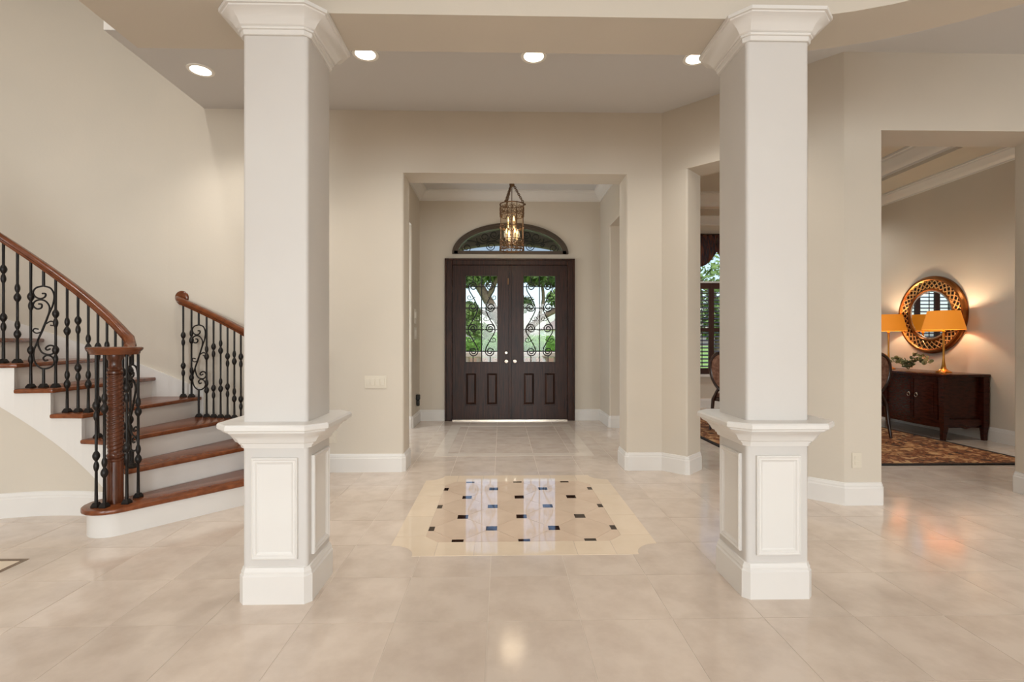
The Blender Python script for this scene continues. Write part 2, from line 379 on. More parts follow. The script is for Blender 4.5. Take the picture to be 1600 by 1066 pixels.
# living room shell behind the camera, with window openings in its back wall
bw = B()
def wall_holes(b, x0, x1, z0, z1, y0, y1, holes):
    xs = sorted({x0, x1, *[h[0] for h in holes], *[h[1] for h in holes]}); 
    for a, c in zip(xs, xs[1:]):
        hz = sorted([(h[2], h[3]) for h in holes if h[0] <= a and h[1] >= c]); z = z0
        for p, q in hz:
            if p > z: b.box(a, c, y0, y1, z, p)
            z = q
        if z < z1: b.box(a, c, y0, y1, z, z1)
wall_holes(bw, -5.6, 6.7, 0, 6.1, -9.2, -9, [(-4.8, -2.4, .8, 5.0), (-.95, 2.65, .1, 3.1), (3.45, 6.05, .3, 2.9)])
struct(bw.build('wall_back_living', 'wall'))
struct(B().box(6.5, 6.7, -9, 3.94, 0, 6.1).build('wall_living_right', 'wall'))
# foyer side walls
for nm, xa, xb in (('wall_foyer_left', FL - FT, FL), ('wall_foyer_right', FR, DL)):
    b = B().prism(rounded([(xa, 6.96), (xb, 6.96), (xb, YB + .02), (xa, YB + .02)], [RB, RB, 0, 0]), 0, 2.86)
    b.box(xa, xb, FW + FT, YB, 2.86, 3.7); b.box(xa, xb, FW + FT, 5.4, HO, 2.86)
    struct(b.build(nm, 'wall', smooth=30))
struct(B().box(-2.6, -2.4, 4.9, 7.7, 0, 3.7).build('wall_study', 'wall'))
struct(B().box(-2.6, FL - FT, YB, YB + .2, 0, 3.7).build('wall_study_back', 'wall'))
struct(B().box(-2.6, FL - FT, 4.9, YB, 3.2, 3.3).build('ceiling_study', 'ceil'))
# foyer back wall with the door and arched transom openings
AC, AA, AB, AZ = .142, .896, .477, 2.572
bk = B(); y0, y1 = YB, YB + .26
bk.box(FL - FT, -.83, y0, y1, 0, 3.7); bk.box(1.10, DL, y0, y1, 0, 3.7); bk.box(-.83, 1.10, y0, y1, 2.46, AZ)
arch = [(AC - AA * cos(pi * k / 28), AZ + AB * sin(pi * k / 28)) for k in range(29)]
bk.prism([(-.83, AZ)] + arch + [(1.10, AZ), (1.10, 3.7), (-.83, 3.7)], y0, y1, 'y')
struct(bk.build('wall_foyer_back', 'wall'))
# dining room shell
WX0, WX1, WZ0, WZ1 = 3.5, 5.0, .62, 3.05
db = B(); wall_holes(db, FR, DR + .2, 0, 4.0, DB, DB + .2, [(WX0, WX1, WZ0, WZ1)])
struct(db.build('wall_dining_back', 'wall'))
struct(B().box(DR, DR + .2, P2[1] + FT, DB, 0, 4.0).build('wall_dining_right', 'wall'))
struct(B().box(FR, DL, YB, DB, 0, 4.0).build('wall_dining_left', 'wall'))

# ------------------------------------------------------------------ ceilings and dropped beams
arcb = [(1.2 + 1.7 * sin(pi / 2 * k / 12), .79 + 1.7 * cos(pi / 2 * k / 12)) for k in range(13)]
struct(B().prism([(-2.77, 3.5), (-1.5, 3.5), (-1.5, 2.5)] + arcb + [(2.9, -9), (6.5, -9), (6.5, 3.7), (2.65, 3.75), (1.6, 4.75), (-2.77, 4.75)], ZC, ZC + .1).build('ceiling', 'ceil'))
struct(B().box(-2.772, -1.7, 3.498, 3.6, ZC + .002, 6.1).box(-2.772, -2.67, 3.6, 4.655, ZC + .002, 6.1).build('wall_stair_well', 'trim'))
BZ = 2.775
bm_ = B()
far = [(1.2 + 1.85 * sin(pi / 2 * k / 16), .79 + 1.85 * cos(pi / 2 * k / 16)) for k in range(17)]
near = [(1.2 + 1.55 * sin(pi / 2 * k / 16), .79 + 1.55 * cos(pi / 2 * k / 16)) for k in range(17)]
bm_.prism([(-1.915, 2.64)] + far + [(3.05, -9), (2.75, -9)] + near[::-1] + [(-.91, 2.34), (-.91, -9), (-1.915, -9)], BZ, 4.2)
struct(bm_.build('trim_1', 'wall', smooth=20), 'dropped tan beam carried by the columns')
struct(B().box(-1.5, 3.0, -9, 2.6, 4.1, 4.2).build('ceiling_living', 'ceil'))
struct(B().box(-1.915, -1.815, -9, 2.64, 4.1, 6.1).box(-1.915, -1.7, 2.54, 3.6, 3.5, 6.1).build('wall_stair_upper', 'wall'))
struct(B().box(-5.6, -1.7, -9.2, 4.96, 6.1, 6.2).build('ceiling_stair', 'ceil'))
struct(B().box(FL - FT, DL, FW + FT, YB, 3.54, 3.64).build('ceiling_foyer', 'ceil'))
tx0, tx1, ty0, ty1 = DL + .6, DR - .6, 4.6, DB - .58
dc = B(); dc.box(DL - .3, DR, 3.66, ty0, 3.51, 3.56); dc.box(DL - .3, DR, ty1, DB, 3.51, 3.56); dc.box(DL - .3, tx0, ty0, ty1, 3.51, 3.56); dc.box(tx1, DR, ty0, ty1, 3.51, 3.56)
dc.box(tx0 - .05, tx1 + .05, ty0 - .05, ty1 + .05, 3.76, 3.82)
for a in ((tx0 - .05, tx0, ty0, ty1), (tx1, tx1 + .05, ty0, ty1), (tx0 - .05, tx1 + .05, ty0 - .05, ty0), (tx0 - .05, tx1 + .05, ty1, ty1 + .05)): dc.box(*a, 3.56, 3.76)
struct(dc.build('ceiling_dining', 'wall'))

# ------------------------------------------------------------------ baseboards and crowns
BBP = [(0, 0), (.018, 0), (.018, .128), (.013, .136), (.013, .147), (.008, .156), (.006, .166), (0, .17)]
def chamf(pts, idx, c=.022):
    out = []
    for i, p in enumerate(pts):
        if i in idx:
            P = Vector(p); a = (Vector(pts[i - 1]) - P).normalized(); b = (Vector(pts[i + 1]) - P).normalized()
            out += [tuple(P + a * c), tuple(P + b * c)]
        else: out.append(p)
    return out
def base(nm, pts, idx=(), side=-1):
    return struct(B().sweep(chamf(pts, idx, .02), BBP, False, side).build(nm, 'trim', smooth=25))
base('baseboard_front_left', [(-2.6, FW), (OL, FW), (OL, FW + FT), (FL, FW + FT), (FL, 5.4)], (1, 2))
base('baseboard_front_right', [(FR, 5.4), (FR, FW + FT), (OR_, FW + FT), (OR_, FW), P1, ang(.25), ang(.25, FT), (DL, 5.0)], (2, 3, 5, 6))
base('baseboard_right_pier', [ang(ul - .25, FT), ang(ul - .25), P2, (2.866, P2[1]), (2.866, P2[1] + FT), (2.72, P2[1] + FT)], (1, 3, 4))
base('baseboard_right', [(4.6, P2[1] + FT), (4.19, P2[1] + FT), (4.19, P2[1]), (6.4, P2[1])], (1, 2))
base('baseboard_foyer_left', [(FL - FT, 6.96), (FL, 6.96), (FL, YB), (-.85, YB)], (1,))
base('baseboard_foyer_right', [(1.12, YB), (FR, YB), (FR, 6.96), (DL, 6.96)], (2,))
base('baseboard_dining', [(DL, 6.96), (DL, DB), (DR, DB), (DR, P2[1] + FT)])
CRP = [(0, 0), (.012, 0), (.016, .018), (.03, .024), (.06, .055), (.085, .095), (.10, .108), (.105, .125), (.12, .13), (.12, .15), (0, .15)]
def crown(nm, pts, z, closed=True, side=1, k=1.0):
    return struct(B().sweep(pts, [(o * k, z + h * k) for o, h in CRP], closed, side).build(nm, 'trim', smooth=25))
crown('trim_2', [(FL, FW + FT), (FR, FW + FT), (FR, YB), (FL, YB)], 3.39)
crown('trim_3', [(DL, 5.0), (DL + .8, P2[1] + FT), (DR, P2[1] + FT), (DR, DB), (DL, DB)], 3.36)
crown('trim_4', [(tx0, ty0), (tx1, ty0), (tx1, ty1), (tx0, ty1)], 3.55, k=1.4)

# ------------------------------------------------------------------ columns
def column(cx, cy, label):
    t = tag(empty('square_column', (cx, cy, 0)), label, 'column', 'square columns carrying the beam')
    h = .152
    sq = lambda k: [(-k, -k), (k, -k), (k, k), (-k, k)]
    B().prism(rounded(sq(h), .018), .85, 2.70).build('shaft', 'shaft', t, smooth=30)
    ped = B().prism(rounded(sq(h), .018), .0, .76).build('pedestal', 'shaft', t, smooth=30)
    c8 = lambda k, c: [(-k + c, -k), (k - c, -k), (k, -k + c), (k, k - c), (k - c, k), (-k + c, k), (-k, k - c), (-k, -k + c)]
    path = c8(h, .018)
    B().sweep(path, BBP, True, -1).build('base_trim', 'trim', t, smooth=25)
    capp = [(-.02, .728), (.012, .728), (.016, .744), (.022, .744), (.024, .752), (.036, .757), (.046, .775), (.062, .795), (.082, .806), (.088, .812), (.088, .818), (.1, .82), (.106, .826), (.106, .842), (.1, .85), (-.02, .85)]
    B().sweep(path, capp, True, -1).build('pedestal_cap', 'trim', t, smooth=25)
    tp = B().prism(c8(h + .03, .03), .8, .8495); tp.build('pedestal_top', 'trim', t)
    capt = [(-.02, 2.663), (.012, 2.663), (.015, 2.668), (.015, 2.684), (.023, 2.686), (.025, 2.691), (.023, 2.696), (.028, 2.698), (.034, 2.704), (.046, 2.722), (.072, 2.745), (.086, 2.752), (.089, 2.757), (.098, 2.758), (.1, 2.773), (-.02, 2.773)]
    B().sweep(path, capt, True, -1).build('capital', 'trim', t, smooth=25)
    for k in range(4):       # applied picture-frame moulding on each pedestal face
        fx, z0, z1 = .107, .207, .682
        rect = [(-fx, z0), (fx, z0), (fx, z1), (-fx, z1)]
        b = B(); pr = [(0, 0), (0, .012), (.006, .016), (.012, .012), (.02, .012), (.026, .006), (.032, .004), (.032, 0)]
        rings = [[(x, -h - e, z) for x, z in offset(rect, o, True)] for o, e in pr]
        v = [rings[j][i] for i in range(4) for j in range(8)]
        b.add(v, [(i * 8 + j, i * 8 + (j + 1) % 8, ((i + 1) % 4) * 8 + (j + 1) % 8, ((i + 1) % 4) * 8 + j) for i in range(4) for j in range(8)])
        o = b.build('panel_moulding', 'trim', t, smooth=25); o.rotation_euler[2] = k * pi / 2
        i2 = B().box(-fx + .03, fx - .03, -h - .003, -h, z0 + .03, z1 - .03).build('panel_field', 'trim', t); i2.rotation_euler[2] = k * pi / 2
    return t
column(-1.062, 2.492, 'white square column on panelled pedestal beside the curved staircase')
column(1.326, 2.486, 'white square column on panelled pedestal right of the floor medallion')

# ------------------------------------------------------------------ staircase
st = tag(empty('staircase', (CX, CY, 0)), 'curved staircase with brown oak treads and white risers along left wall', 'staircase')
def L2(p): return (p[0] - CX, p[1] - CY)
NL = (-2.515, 3.267)                     # left newel
NRa, NRr = -37.5, 2.12; NR = SP(NRa, NRr)
RI, RO = 1.13, 2.25
NST = 12
def tang(a): a = radians(a); return (-cos(a), -sin(a))     # climbing direction
def radv(a): a = radians(a); return (-sin(a), cos(a))
def step1(rad, front):
    """outline of the bottom step: round left end about the newel, round right end"""
    a = -39; t = tang(a); iv = (-radv(a)[0], -radv(a)[1]); ov = radv(a)
    A0 = atan2(-t[1], -t[0]); pts = []
    def arc_(c, first, mid, n=10):
        out = []
        a0 = atan2(first[1], first[0]); am = atan2(mid[1], mid[0]); d = (am - a0 + pi) % (2 * pi) - pi
        for k in range(n + 1): out.append((c[0] + rad * cos(a0 + 2 * d * k / n), c[1] + rad * sin(a0 + 2 * d * k / n)))
        return out
    pts += arc_(NL, (-t[0], -t[1]), iv)
    pts += [SP(AN(2) + .6, RI + .02), SP(AN(2) + .6, RO - .03)]
    pts += arc_(NR, t, ov)
    return pts
B().prism([L2(p) for p in step1(.172, 0)], RISE - .032, RISE).build('tread', 'wood', st, bevel=.011, smooth=30)
B().prism([L2(p) for p in step1(.142, 0)], 0, RISE - .032).build('riser', 'trim', st, smooth=30)
for n in range(2, NST):
    a0, a1 = AN(n), AN(n + 1); ro = RO if n <= 3 else RW - .012
    rin = RI
    arr = lambda r, x, y, k=5: [SP(x + (y - x) * q / k, r) for q in range(k + 1)]
    # wall limits the outer end of the fourth step and up; below it the outer end is free
    def outer(x, y, r): return [(p[0], min(p[1], FW - .012)) for p in arr(r, x, y)]
    po = outer(a0, a1 + .9, ro); pi_ = arr(rin, a0, a1 + 1.2)
    B().prism([L2(p) for p in pi_ + po[::-1]], n * RISE - .032, n * RISE).build('tread', 'wood', st, bevel=.011, smooth=30)
    t = tang(a0); r0 = rin + .045
    z0 = max(0, (n - 3.2) * RISE) if n > 3 else 0
    s = [(p[0] + t[0] * .03, p[1] + t[1] * .03) for p in (SP(a0, r0), SP(a0, ro - .03))]
    po2 = outer(a0 + 1, a1 + .9, ro - (.03 if n <= 3 else .002)); pi2 = arr(r0, a0 + 2, a1 + 1.6)
    B().prism([L2(p) for p in [s[0]] + pi2 + po2[::-1] + [(s[1][0], min(s[1][1], FW - .012))]], z0, n * RISE - .032).build('riser', 'trim', st, smooth=30)
def nose(a): return RISE * ((a - 2.5) / 11 + 5)
# cut outer stringer on the open side and tan spandrel wall beneath
b = B(); rs = 1.148
for n in range(2, NST):
    a0, a1 = AN(n) + 1.3, AN(n + 1) + 1.3
    for k in range(4):
        x, y = a0 + (a1 - a0) * k / 4, a0 + (a1 - a0) * (k + 1) / 4
        zt = n * RISE - .032; zb0, zb1 = max(.0, nose(x) - .385), max(.0, nose(y) - .385)
        A, Bq, Cq, D = L2(SP(x, rs)), L2(SP(y, rs)), L2(SP(x, rs + .028)), L2(SP(y, rs + .028))
        b.add([(*A, zb0), (*Bq, zb1), (*Bq, zt), (*A, zt), (*Cq, zb0), (*D, zb1), (*D, zt), (*Cq, zt)],
              [(0, 1, 2, 3), (5, 4, 7, 6), (0, 4, 5, 1), (3, 2, 6, 7), (0, 3, 7, 4), (1, 5, 6, 2)])
b.build('stringer', 'trim', st)
b = B(); aa = [AN(2) + 3 + k * 2.0 for k in range(60)]
v = []
for a in aa:
    for r in (rs + .012, rs + .05): v += [(*L2(SP(a, r)), 0), (*L2(SP(a, r)), max(.03, nose(a) - .30))]
f = []
for i in range(len(aa) - 1):
    p, q = 4 * i, 4 * i + 4; f += [(p, p + 1, q + 1, q), (p + 2, q + 2, q + 3, p + 3), (p + 1, p + 3, q + 3, q + 1)]
b.add(v, f); b.build('spandrel', 'wall', st, smooth=25)
pth = [SP(a, rs + .012) for a in [AN(2) + 3 + k * 3 for k in range(37)]]
B().sweep([L2(p) for p in pth], BBP, False, 1).build('base_trim', 'trim', st, smooth=25)
# skirt board on the wall
b = B(); aa = [-8.5 + k * 2 for k in range(45)]; v = []
for a in aa:
    for r in (RW - .022, RW - .001):
        p = SP(a, r); p = (p[0], min(p[1], FW - (.022 if r < RW - .01 else .001)))
        if a < 0: p = (SP(a, RW)[0], FW - .022 if r < RW - .01 else FW - .001)
        v += [(*L2(p), nose(a) - .25), (*L2(p), nose(a) + .062)]
f = []
for i in range(len(aa) - 1):
    p, q = 4 * i, 4 * i + 4; f += [(p, q, q + 1, p + 1), (p + 1, q + 1, q + 3, p + 3)]
f += [(0, 1, 3, 2)]
b.add(v, f); b.build('skirt_board', 'trim', st, smooth=25)

# ------------------------------------------------------------------ railings
def newel(root, x, y, z0, ztop):
    o = empty('newel_post'); o.parent = root; o.location = (x, y, 0)
    H = ztop - .05 - z0; za, zb_ = z0 + .30, z0 + H - .13
    B().lathe([(.046, z0), (.046, za - .03)], n=20).build('newel_base', 'newel', o, smooth=40)
    rg = [(.046, za - .03), (.05, za - .025), (.05, za - .015), (.04, za - .008), (.047, za + .004), (.047, za + .014), (.038, za + .022), (.036, za + .03)]
    B().lathe(rg, n=20).build('newel_ring', 'newel', o, smooth=40)
    K = 170; pr = []
    for k in range(K + 1):
        z = za + .03 + (zb_ - za - .03) * k / K; u = k / K; pr.append((.037 + .009 * sin(pi * min(u * 6, 1) / 2) - .004 * u, z))
    B().lathe(pr, n=24, twist=lambda a, z: .0028 * cos(3 * a - z * 230)).build('twisted_shaft', 'newel', o, smooth=60)
    tp = [(.036, zb_), (.044, zb_ + .008), (.044, zb_ + .02), (.036, zb_ + .028), (.042, zb_ + .04), (.036, zb_ + .05), (.036, zb_ + .09), (.045, zb_ + .105), (.045, z0 + H)]
    B().lathe(tp, n=20).build('newel_neck', 'newel', o, smooth=40)
    cp = [(.125, z0 + H), (.132, z0 + H + .006), (.134, z0 + H + .018), (.146, z0 + H + .03), (.15, z0 + H + .038), (.148, z0 + H + .046), (.138, z0 + H + .05), (.0, z0 + H + .05)]
    B().lathe(cp, n=32).build('newel_cap', 'rail', o, smooth=40)
    return o
def knot(z, h, r): return [(.0078 + (r - .0078) * cos(pi / 2 * k / 4) ** .9 if abs(k) < 4 else .0078, z + h * k / 4) for k in range(-4, 5)]
def baluster(root, x, y, z0, z1, alt):
    H = z1 - z0; pr = [(.0095, z0), (.0095, z0 + .04)]
    lo, hi = (.30, .63) if alt % 3 == 0 else ((.26, .68) if alt % 3 == 1 else (.34, .74))
    big, sm = (.0205, .0155) if alt % 2 else (.0155, .0205)
    for c in (lo, hi):
        z = z0 + H * c; pr += knot(z - .033, .031, big) + knot(z + .033, .031, sm)
    pr += [(.0085, z1)]
    o = B().lathe(pr, x, y, 8).build('baluster', 'iron', root, smooth=50)
    shoe(root, x, y, z0, o); return o
def shoe(root, x, y, z0, o):
    q = .021; p = .012
    B().add([(x - q, y - q, z0), (x + q, y - q, z0), (x + q, y + q, z0), (x - q, y + q, z0), (x - q, y - q, z0 + .01), (x + q, y - q, z0 + .01), (x + q, y + q, z0 + .01), (x - q, y + q, z0 + .01),
             (x - p, y - p, z0 + .03), (x + p, y - p, z0 + .03), (x + p, y + p, z0 + .03), (x - p, y + p, z0 + .03)],
            [(0, 3, 2, 1), (0, 1, 5, 4), (1, 2, 6, 5), (2, 3, 7, 6), (3, 0, 4, 7), (4, 5, 9, 8), (5, 6, 10, 9), (6, 7, 11, 10), (7, 4, 8, 11), (8, 9, 10, 11)]).build('shoe', 'iron', o)
SCR = [[(142, 160), (90, 175), (65, 212), (80, 250), (118, 268), (152, 252), (156, 226), (132, 224)],
       [(142, 160), (195, 180), (220, 240), (210, 320), (180, 400), (140, 520), (100, 620), (72, 700), (70, 770), (95, 830), (142, 858), (198, 842), (222, 800), (202, 757), (165, 745), (140, 766), (150, 790), (174, 784)],
       [(105, 312), (128, 316), (125, 345), (92, 353), (65, 325), (80, 290), (120, 276), (158, 290), (184, 330), (184, 375), (168, 430), (125, 550), (100, 620), (106, 672), (132, 722), (172, 738), (208, 732), (228, 700), (215, 668), (185, 662), (158, 682), (167, 700), (192, 690)],
       [(160, 478), (195, 457), (222, 470), (214, 492), (192, 490)], [(122, 550), (88, 558), (65, 540), (76, 520), (104, 525)]]
def scroll(root, x, y, z0, z1, dirx, diry, flip=1):
    k = .00085; H = z1 - z0; top = z1 - (.12 if H > .8 else .08); bot = top - 698 * k
    def w(p): return (x + dirx * (p[0] - 142) * k * flip, y + diry * (p[0] - 142) * k * flip, top - (p[1] - 160) * k)
    b = B().lathe([(.009, top - .005), (.0085, z1)], x, y, 8).lathe([(.0095, z0), (.0085, bot + .005)], x, y, 8)
    for i, c in enumerate(SCR):
        P = [w(p) for p in catmull([(q[0], q[1], 0) for q in c], 5)]; b.tube(P, .0062 if i < 3 else .005, 6)
    o = b.build('scroll_baluster', 'iron', root, smooth=50); shoe(root, x, y, z0, o); return o
RP = [(-.022, -.062), (.022, -.062), (.026, -.05), (.026, -.042), (.034, -.034), (.035, -.022), (.03, -.008), (.018, 0), (-.018, 0), (-.03, -.008), (-.035, -.022), (-.034, -.034), (-.026, -.042), (-.026, -.05)]
# open side
rl = tag(empty('stair_railing', (0, 0, 0)), 'oak handrail and black scrolled iron balusters on open left side of the staircase, round-capped newel', 'railing')
def zr(a): return max(.875 + .81 + RISE * (a - 1.3) / 11, 1.188)
RB1 = 1.215
path = [(*SP(a, RB1), zr(a)) for a in [80 - 2 * k for k in range(53)]]        # to -24
path += [(*SP(-27, 1.19), zr(-27)), (*SP(-30, 1.14), 1.188), (*SP(-33, 1.08), 1.187), (NL[0], NL[1], 1.186)]
B().rail(path, RP).build('handrail', 'rail', rl, smooth=40)
newel(rl, NL[0], NL[1], RISE, 1.192)
i = 0; a = 12 + 3.667 * 16
while a > -29.5:
    x, y = SP(a, RB1); n = math.floor((a - 2.5) / 11) + 5
    z0 = n * RISE; z1 = zr(a) - .055; tx, ty = tang(a)
    if min(abs(a - 8.4), abs(a + 28.2), abs(a - 45)) < 1.5:
        if a < -20: x, y = SP(a, 1.19)
        scroll(rl, x, y, z0, z1, -tx, -ty)
    else: baluster(rl, x, y, z0, z1, i)
    i += 1; a -= 3.667
for k, (an, nr_) in enumerate(((242, .102), (276, .1), (344, .1), (52, .125))):
    baluster(rl, NL[0] + nr_ * cos(radians(an)), NL[1] + nr_ * sin(radians(an)), RISE, 1.145, k)
# wall side
rr = tag(empty('stair_railing', (0, 0, 0)), 'short oak handrail with black iron balusters starting at the wall, partly behind the left column', 'railing')
def zq(a): return max(nose(a) + .845, 1.19)
RB2 = 2.185
path = [(-2.985, FW - .02, zq(-3) - .0), (-2.96, FW - .05, zq(-3.6)), (*SP(-4.6, RB2), zq(-4.6))] + [(*SP(-5.5 - 1.5 * k, RB2), zq(-5.5 - 1.5 * k)) for k in range(21)] + [(NR[0], NR[1], 1.19)]
B().rail(path, RP).build('handrail', 'rail', rr, smooth=40)
ro_ = B().lathe([(.062, 0), (.062, .008), (.054, .016), (.045, .018), (0, .018)], n=24).build('rosette', 'rail', rr, smooth=40)
ro_.rotation_euler = (pi / 2, 0, 0); ro_.location = (-2.972, FW, zq(-3) - .015)
newel(rr, NR[0], NR[1], RISE, 1.195)
aa = [-5, -7.1, -9.0, -11.1, -13, -15, -17, -19, -21, -23, -25, -27, -29, -31, -33]
for i, a in enumerate(aa):
    x, y = SP(a, RB2); n = math.floor((a - 2.5) / 11) + 5; tx, ty = tang(a)
    if i in (2, 11): scroll(rr, x, y, n * RISE, zq(a) - .055, -tx, -ty)
    else: baluster(rr, x, y, n * RISE, zq(a) - .055, i)
for k, an in enumerate((20, 80, 140, 320)):
    baluster(rr, NR[0] + .118 * cos(radians(an)), NR[1] + .118 * sin(radians(an)), RISE, 1.148, k)

# ------------------------------------------------------------------ recessed lights
def downlight(x, y, z, label, power=48):
    t = tag(empty('recessed_light', (x, y, z)), label, 'ceiling light', 'recessed ceiling lights')
    n = 28; b = B()
    pr = [(.074, -.001), (.076, -.006), (.098, -.006), (.1, 0)]
    v = [(r * cos(2 * pi * k / n), r * sin(2 * pi * k / n), zz) for r, zz in pr for k in range(n)]
    b.add(v, [(i * n + k, i * n + (k + 1) % n, (i + 1) * n + (k + 1) % n, (i + 1) * n + k) for i in range(3) for k in range(n)])
    b.build('trim_ring', 'white', t, smooth=40)
    B().lathe([(.073, -.001), (.073, -.0045), (.05, -.0075), (0, -.0085)], n=n).build('lens', 'lens', t, smooth=40)
    l = light('downlight_lamp', 'SPOT', (0, 0, -.03), (0, 0, 0), power, (1, .95, .87), spot_size=radians(125), spot_blend=.8, shadow_soft_size=.07); l.parent = t
for (x, y), lb in zip(((-1.025, 3.745), (.248, 3.745), (1.493, 3.745), (-2.406, 4.0)),
                      ('round lit recessed ceiling light beside the capital of the left column', 'round lit recessed ceiling light above the floor medallion, middle of the row',
                       'round lit recessed ceiling light partly behind the capital of the right column', 'round lit recessed ceiling light over the foot of the staircase')):
    downlight(x, y, ZC, lb)

# ------------------------------------------------------------------ front door
dr = struct(empty('door_1', (.138, YB, 0)), 'dark walnut double front door with scrolled iron over glass')
ox = .138
def LX(x): return x - ox
fr = B()
for s_ in (0, 1):
    xa, xb = ((-.847, -.752), (1.023 + .0, 1.118))[s_]
    fr.box(LX(xa), LX(xb), -.035, .22, 0, 2.485)
fr.box(LX(-.752), LX(1.023), -.035, .22, 2.40, 2.485)
fr.build('door_frame', 'door', dr, bevel=.008)
tr = B()
for xa, xb in ((-.866, -.838), (1.109, 1.137)): tr.box(LX(xa), LX(xb), -.048, -.0, 0, 2.50)
tr.box(LX(-.866), LX(1.137), -.048, 0, 2.47, 2.50); tr.build('casing', 'door', dr, bevel=.006)
B().box(LX(-.752), LX(1.023), -.03, .2, 0, .018).build('threshold', 'nickel', dr)
GZ0, GZ1 = .894, 2.247
def spiral(cx, cz, R, a0, turns, dirn, n=26, rmin=.28):
    return [(cx + R * (1 - (1 - rmin) * k / n) * cos(a0 + dirn * 2 * pi * turns * k / n), cz + R * (1 - (1 - rmin) * k / n) * sin(a0 + dirn * 2 * pi * turns * k / n)) for k in range(n + 1)]
def leaf(x0, x1, gx0, gx1, mirror, kx):
    lf = empty('door_leaf', (0, 0, 0)); lf.parent = dr
    y0, y1 = .0, .045; b = B()
    b.box(LX(x0), LX(gx0), y0, y1, .02, 2.40); b.box(LX(gx1), LX(x1), y0, y1, .02, 2.40)
    b.box(LX(gx0), LX(gx1), y0, y1, GZ1, 2.40); b.box(LX(gx0), LX(gx1), y0, y1, .745, GZ0); b.box(LX(gx0), LX(gx1), y0, y1, .02, .235)
    m0, m1 = gx0 + .185, gx1 - .185; b.box(LX(m0), LX(m1), y0, y1, .235, .745)
    b.build('stiles_and_rails', 'door', lf)
    for a, c in ((gx0, m0), (m1, gx1)):
        B().box(LX(a), LX(c), y0 + .018, y1 - .01, .235, .745).build('panel_bed', 'door', lf)
        p = B(); z0, z1 = .25, .73; q = .03; xa, xb = LX(a) + .014, LX(c) - .014
        p.add([(xa, y0 + .019, z0), (xb, y0 + .019, z0), (xb, y0 + .019, z1), (xa, y0 + .019, z1), (xa + q, y0 + .002, z0 + q), (xb - q, y0 + .002, z0 + q), (xb - q, y0 + .002, z1 - q), (xa + q, y0 + .002, z1 - q)],
              [(0, 1, 5, 4), (1, 2, 6, 5), (2, 3, 7, 6), (3, 0, 4, 7), (4, 5, 6, 7), (0, 3, 2, 1)])
        p.build('raised_panel', 'door', lf)
        fm = B().box(LX(a), LX(c), y0 - .004, y0 + .006, .728, .745); fm.build('panel_lip', 'door', lf)
    B().box(LX(gx0) - .004, LX(gx1) + .004, .022, .028, GZ0 - .004, GZ1 + .004).build('glass_pane', 'glass', lf)
    gf = B(); fw = .012
    for bx in ((gx0, gx0 + fw, GZ0, GZ1), (gx1 - fw, gx1, GZ0, GZ1), (gx0, gx1, GZ0, GZ0 + fw), (gx0, gx1, GZ1 - fw, GZ1)): gf.box(LX(bx[0]), LX(bx[1]), -.004, .02, bx[2], bx[3])
    gf.build('glazing_bead', 'door', lf)
    W = gx1 - gx0; k = W / 345
    def T(u, v): return (LX(gx0) + (u - 75) * k, .012, GZ1 - (v - 68) * (GZ1 - GZ0) / 917)
    def bar(u0, v0, u1, v1, r=.007): B().tube([T(u0, v0), T(u1, v1)], r, 6).build('grille_bar', 'iron', lf, smooth=50)
    bar(248, 68, 248, 985, .008)
    for v in (187, 411, 637, 866): bar(75, v, 420, v)
    for u in (158, 338): bar(u, 68, u, 140); bar(u, 915, u, 985)
    def sp(c, R, a0, d, turns=1.6): 
        return [T(u, v) for u, v in spiral(c[0], c[1], R, a0, turns, d)]
    # two undulating scroll columns, mirror images of each other
    for s in (1, -1):
        X = lambda u: 248 + s * (u - 248)
        c1, c2, c3, c4 = (X(158), 185), (X(155), 402), (X(160), 628), (X(160), 868)
        cur = []
        def tub(P, r=.0082): B().tube(P, r, 6).build('grille_scroll', 'iron', lf, smooth=50)
        # S 1: spiral about c1 leaving on its outer side, running to the inner side of c2
        A = [(X(112), 190), (X(120), 232), (X(160), 300), (X(195), 372), (X(205), 408)]
        tub([T(*p[:2]) for p in catmull([(*q, 0) for q in A], 5)])
        tub(sp(c1, 46, pi if s == 1 else 0, s))
        tub(sp(c2, 50, 0 if s == 1 else pi, s))
        A = [(X(205), 408), (X(200), 450), (X(150), 550), (X(116), 600), (X(110), 632)]
        tub([T(*p[:2]) for p in catmull([(*q, 0) for q in A], 5)])
        tub(sp(c3, 50, pi if s == 1 else 0, s)); 
        A = [(X(110), 632), (X(114), 670), (X(160), 750), (X(200), 825), (X(210), 868)]
        tub([T(*p[:2]) for p in catmull([(*q, 0) for q in A], 5)])
        tub(sp(c4, 50, 0 if s == 1 else pi, s))
        for (cu, cv, sd) in ((120, 300, 1), (206, 522, -1), (122, 745, 1)):
            Q = spiral(X(cu), cv, 24, pi / 2 if sd * s > 0 else pi / 2, .9, sd * s, 14, .4)
            e = (X(cu + sd * 60), cv - 4)
            tub([T(*e)] + [T(X(cu + sd * 30), cv + 18)] + [T(*q) for q in Q], .005)
    kz = 1.23 + (533 - 564.6) * .00987
    kn = B().lathe([(.03, 0), (.03, .006), (.012, .01), (.011, .03), (.024, .04), (.031, .055), (.026, .068), (0, .072)], n=18).build('knob', 'nickel', lf, smooth=50)
    kn.rotation_euler = (pi / 2, 0, 0); kn.location = (LX(kx), 0, kz)
    if mirror:
        dbt = B().lathe([(.03, 0), (.03, .008), (.022, .016), (.02, .022), (0, .024)], n=18).build('deadbolt', 'nickel', lf, smooth=50)
        dbt.rotation_euler = (pi / 2, 0, 0); dbt.location = (LX(kx), 0, kz + .13)
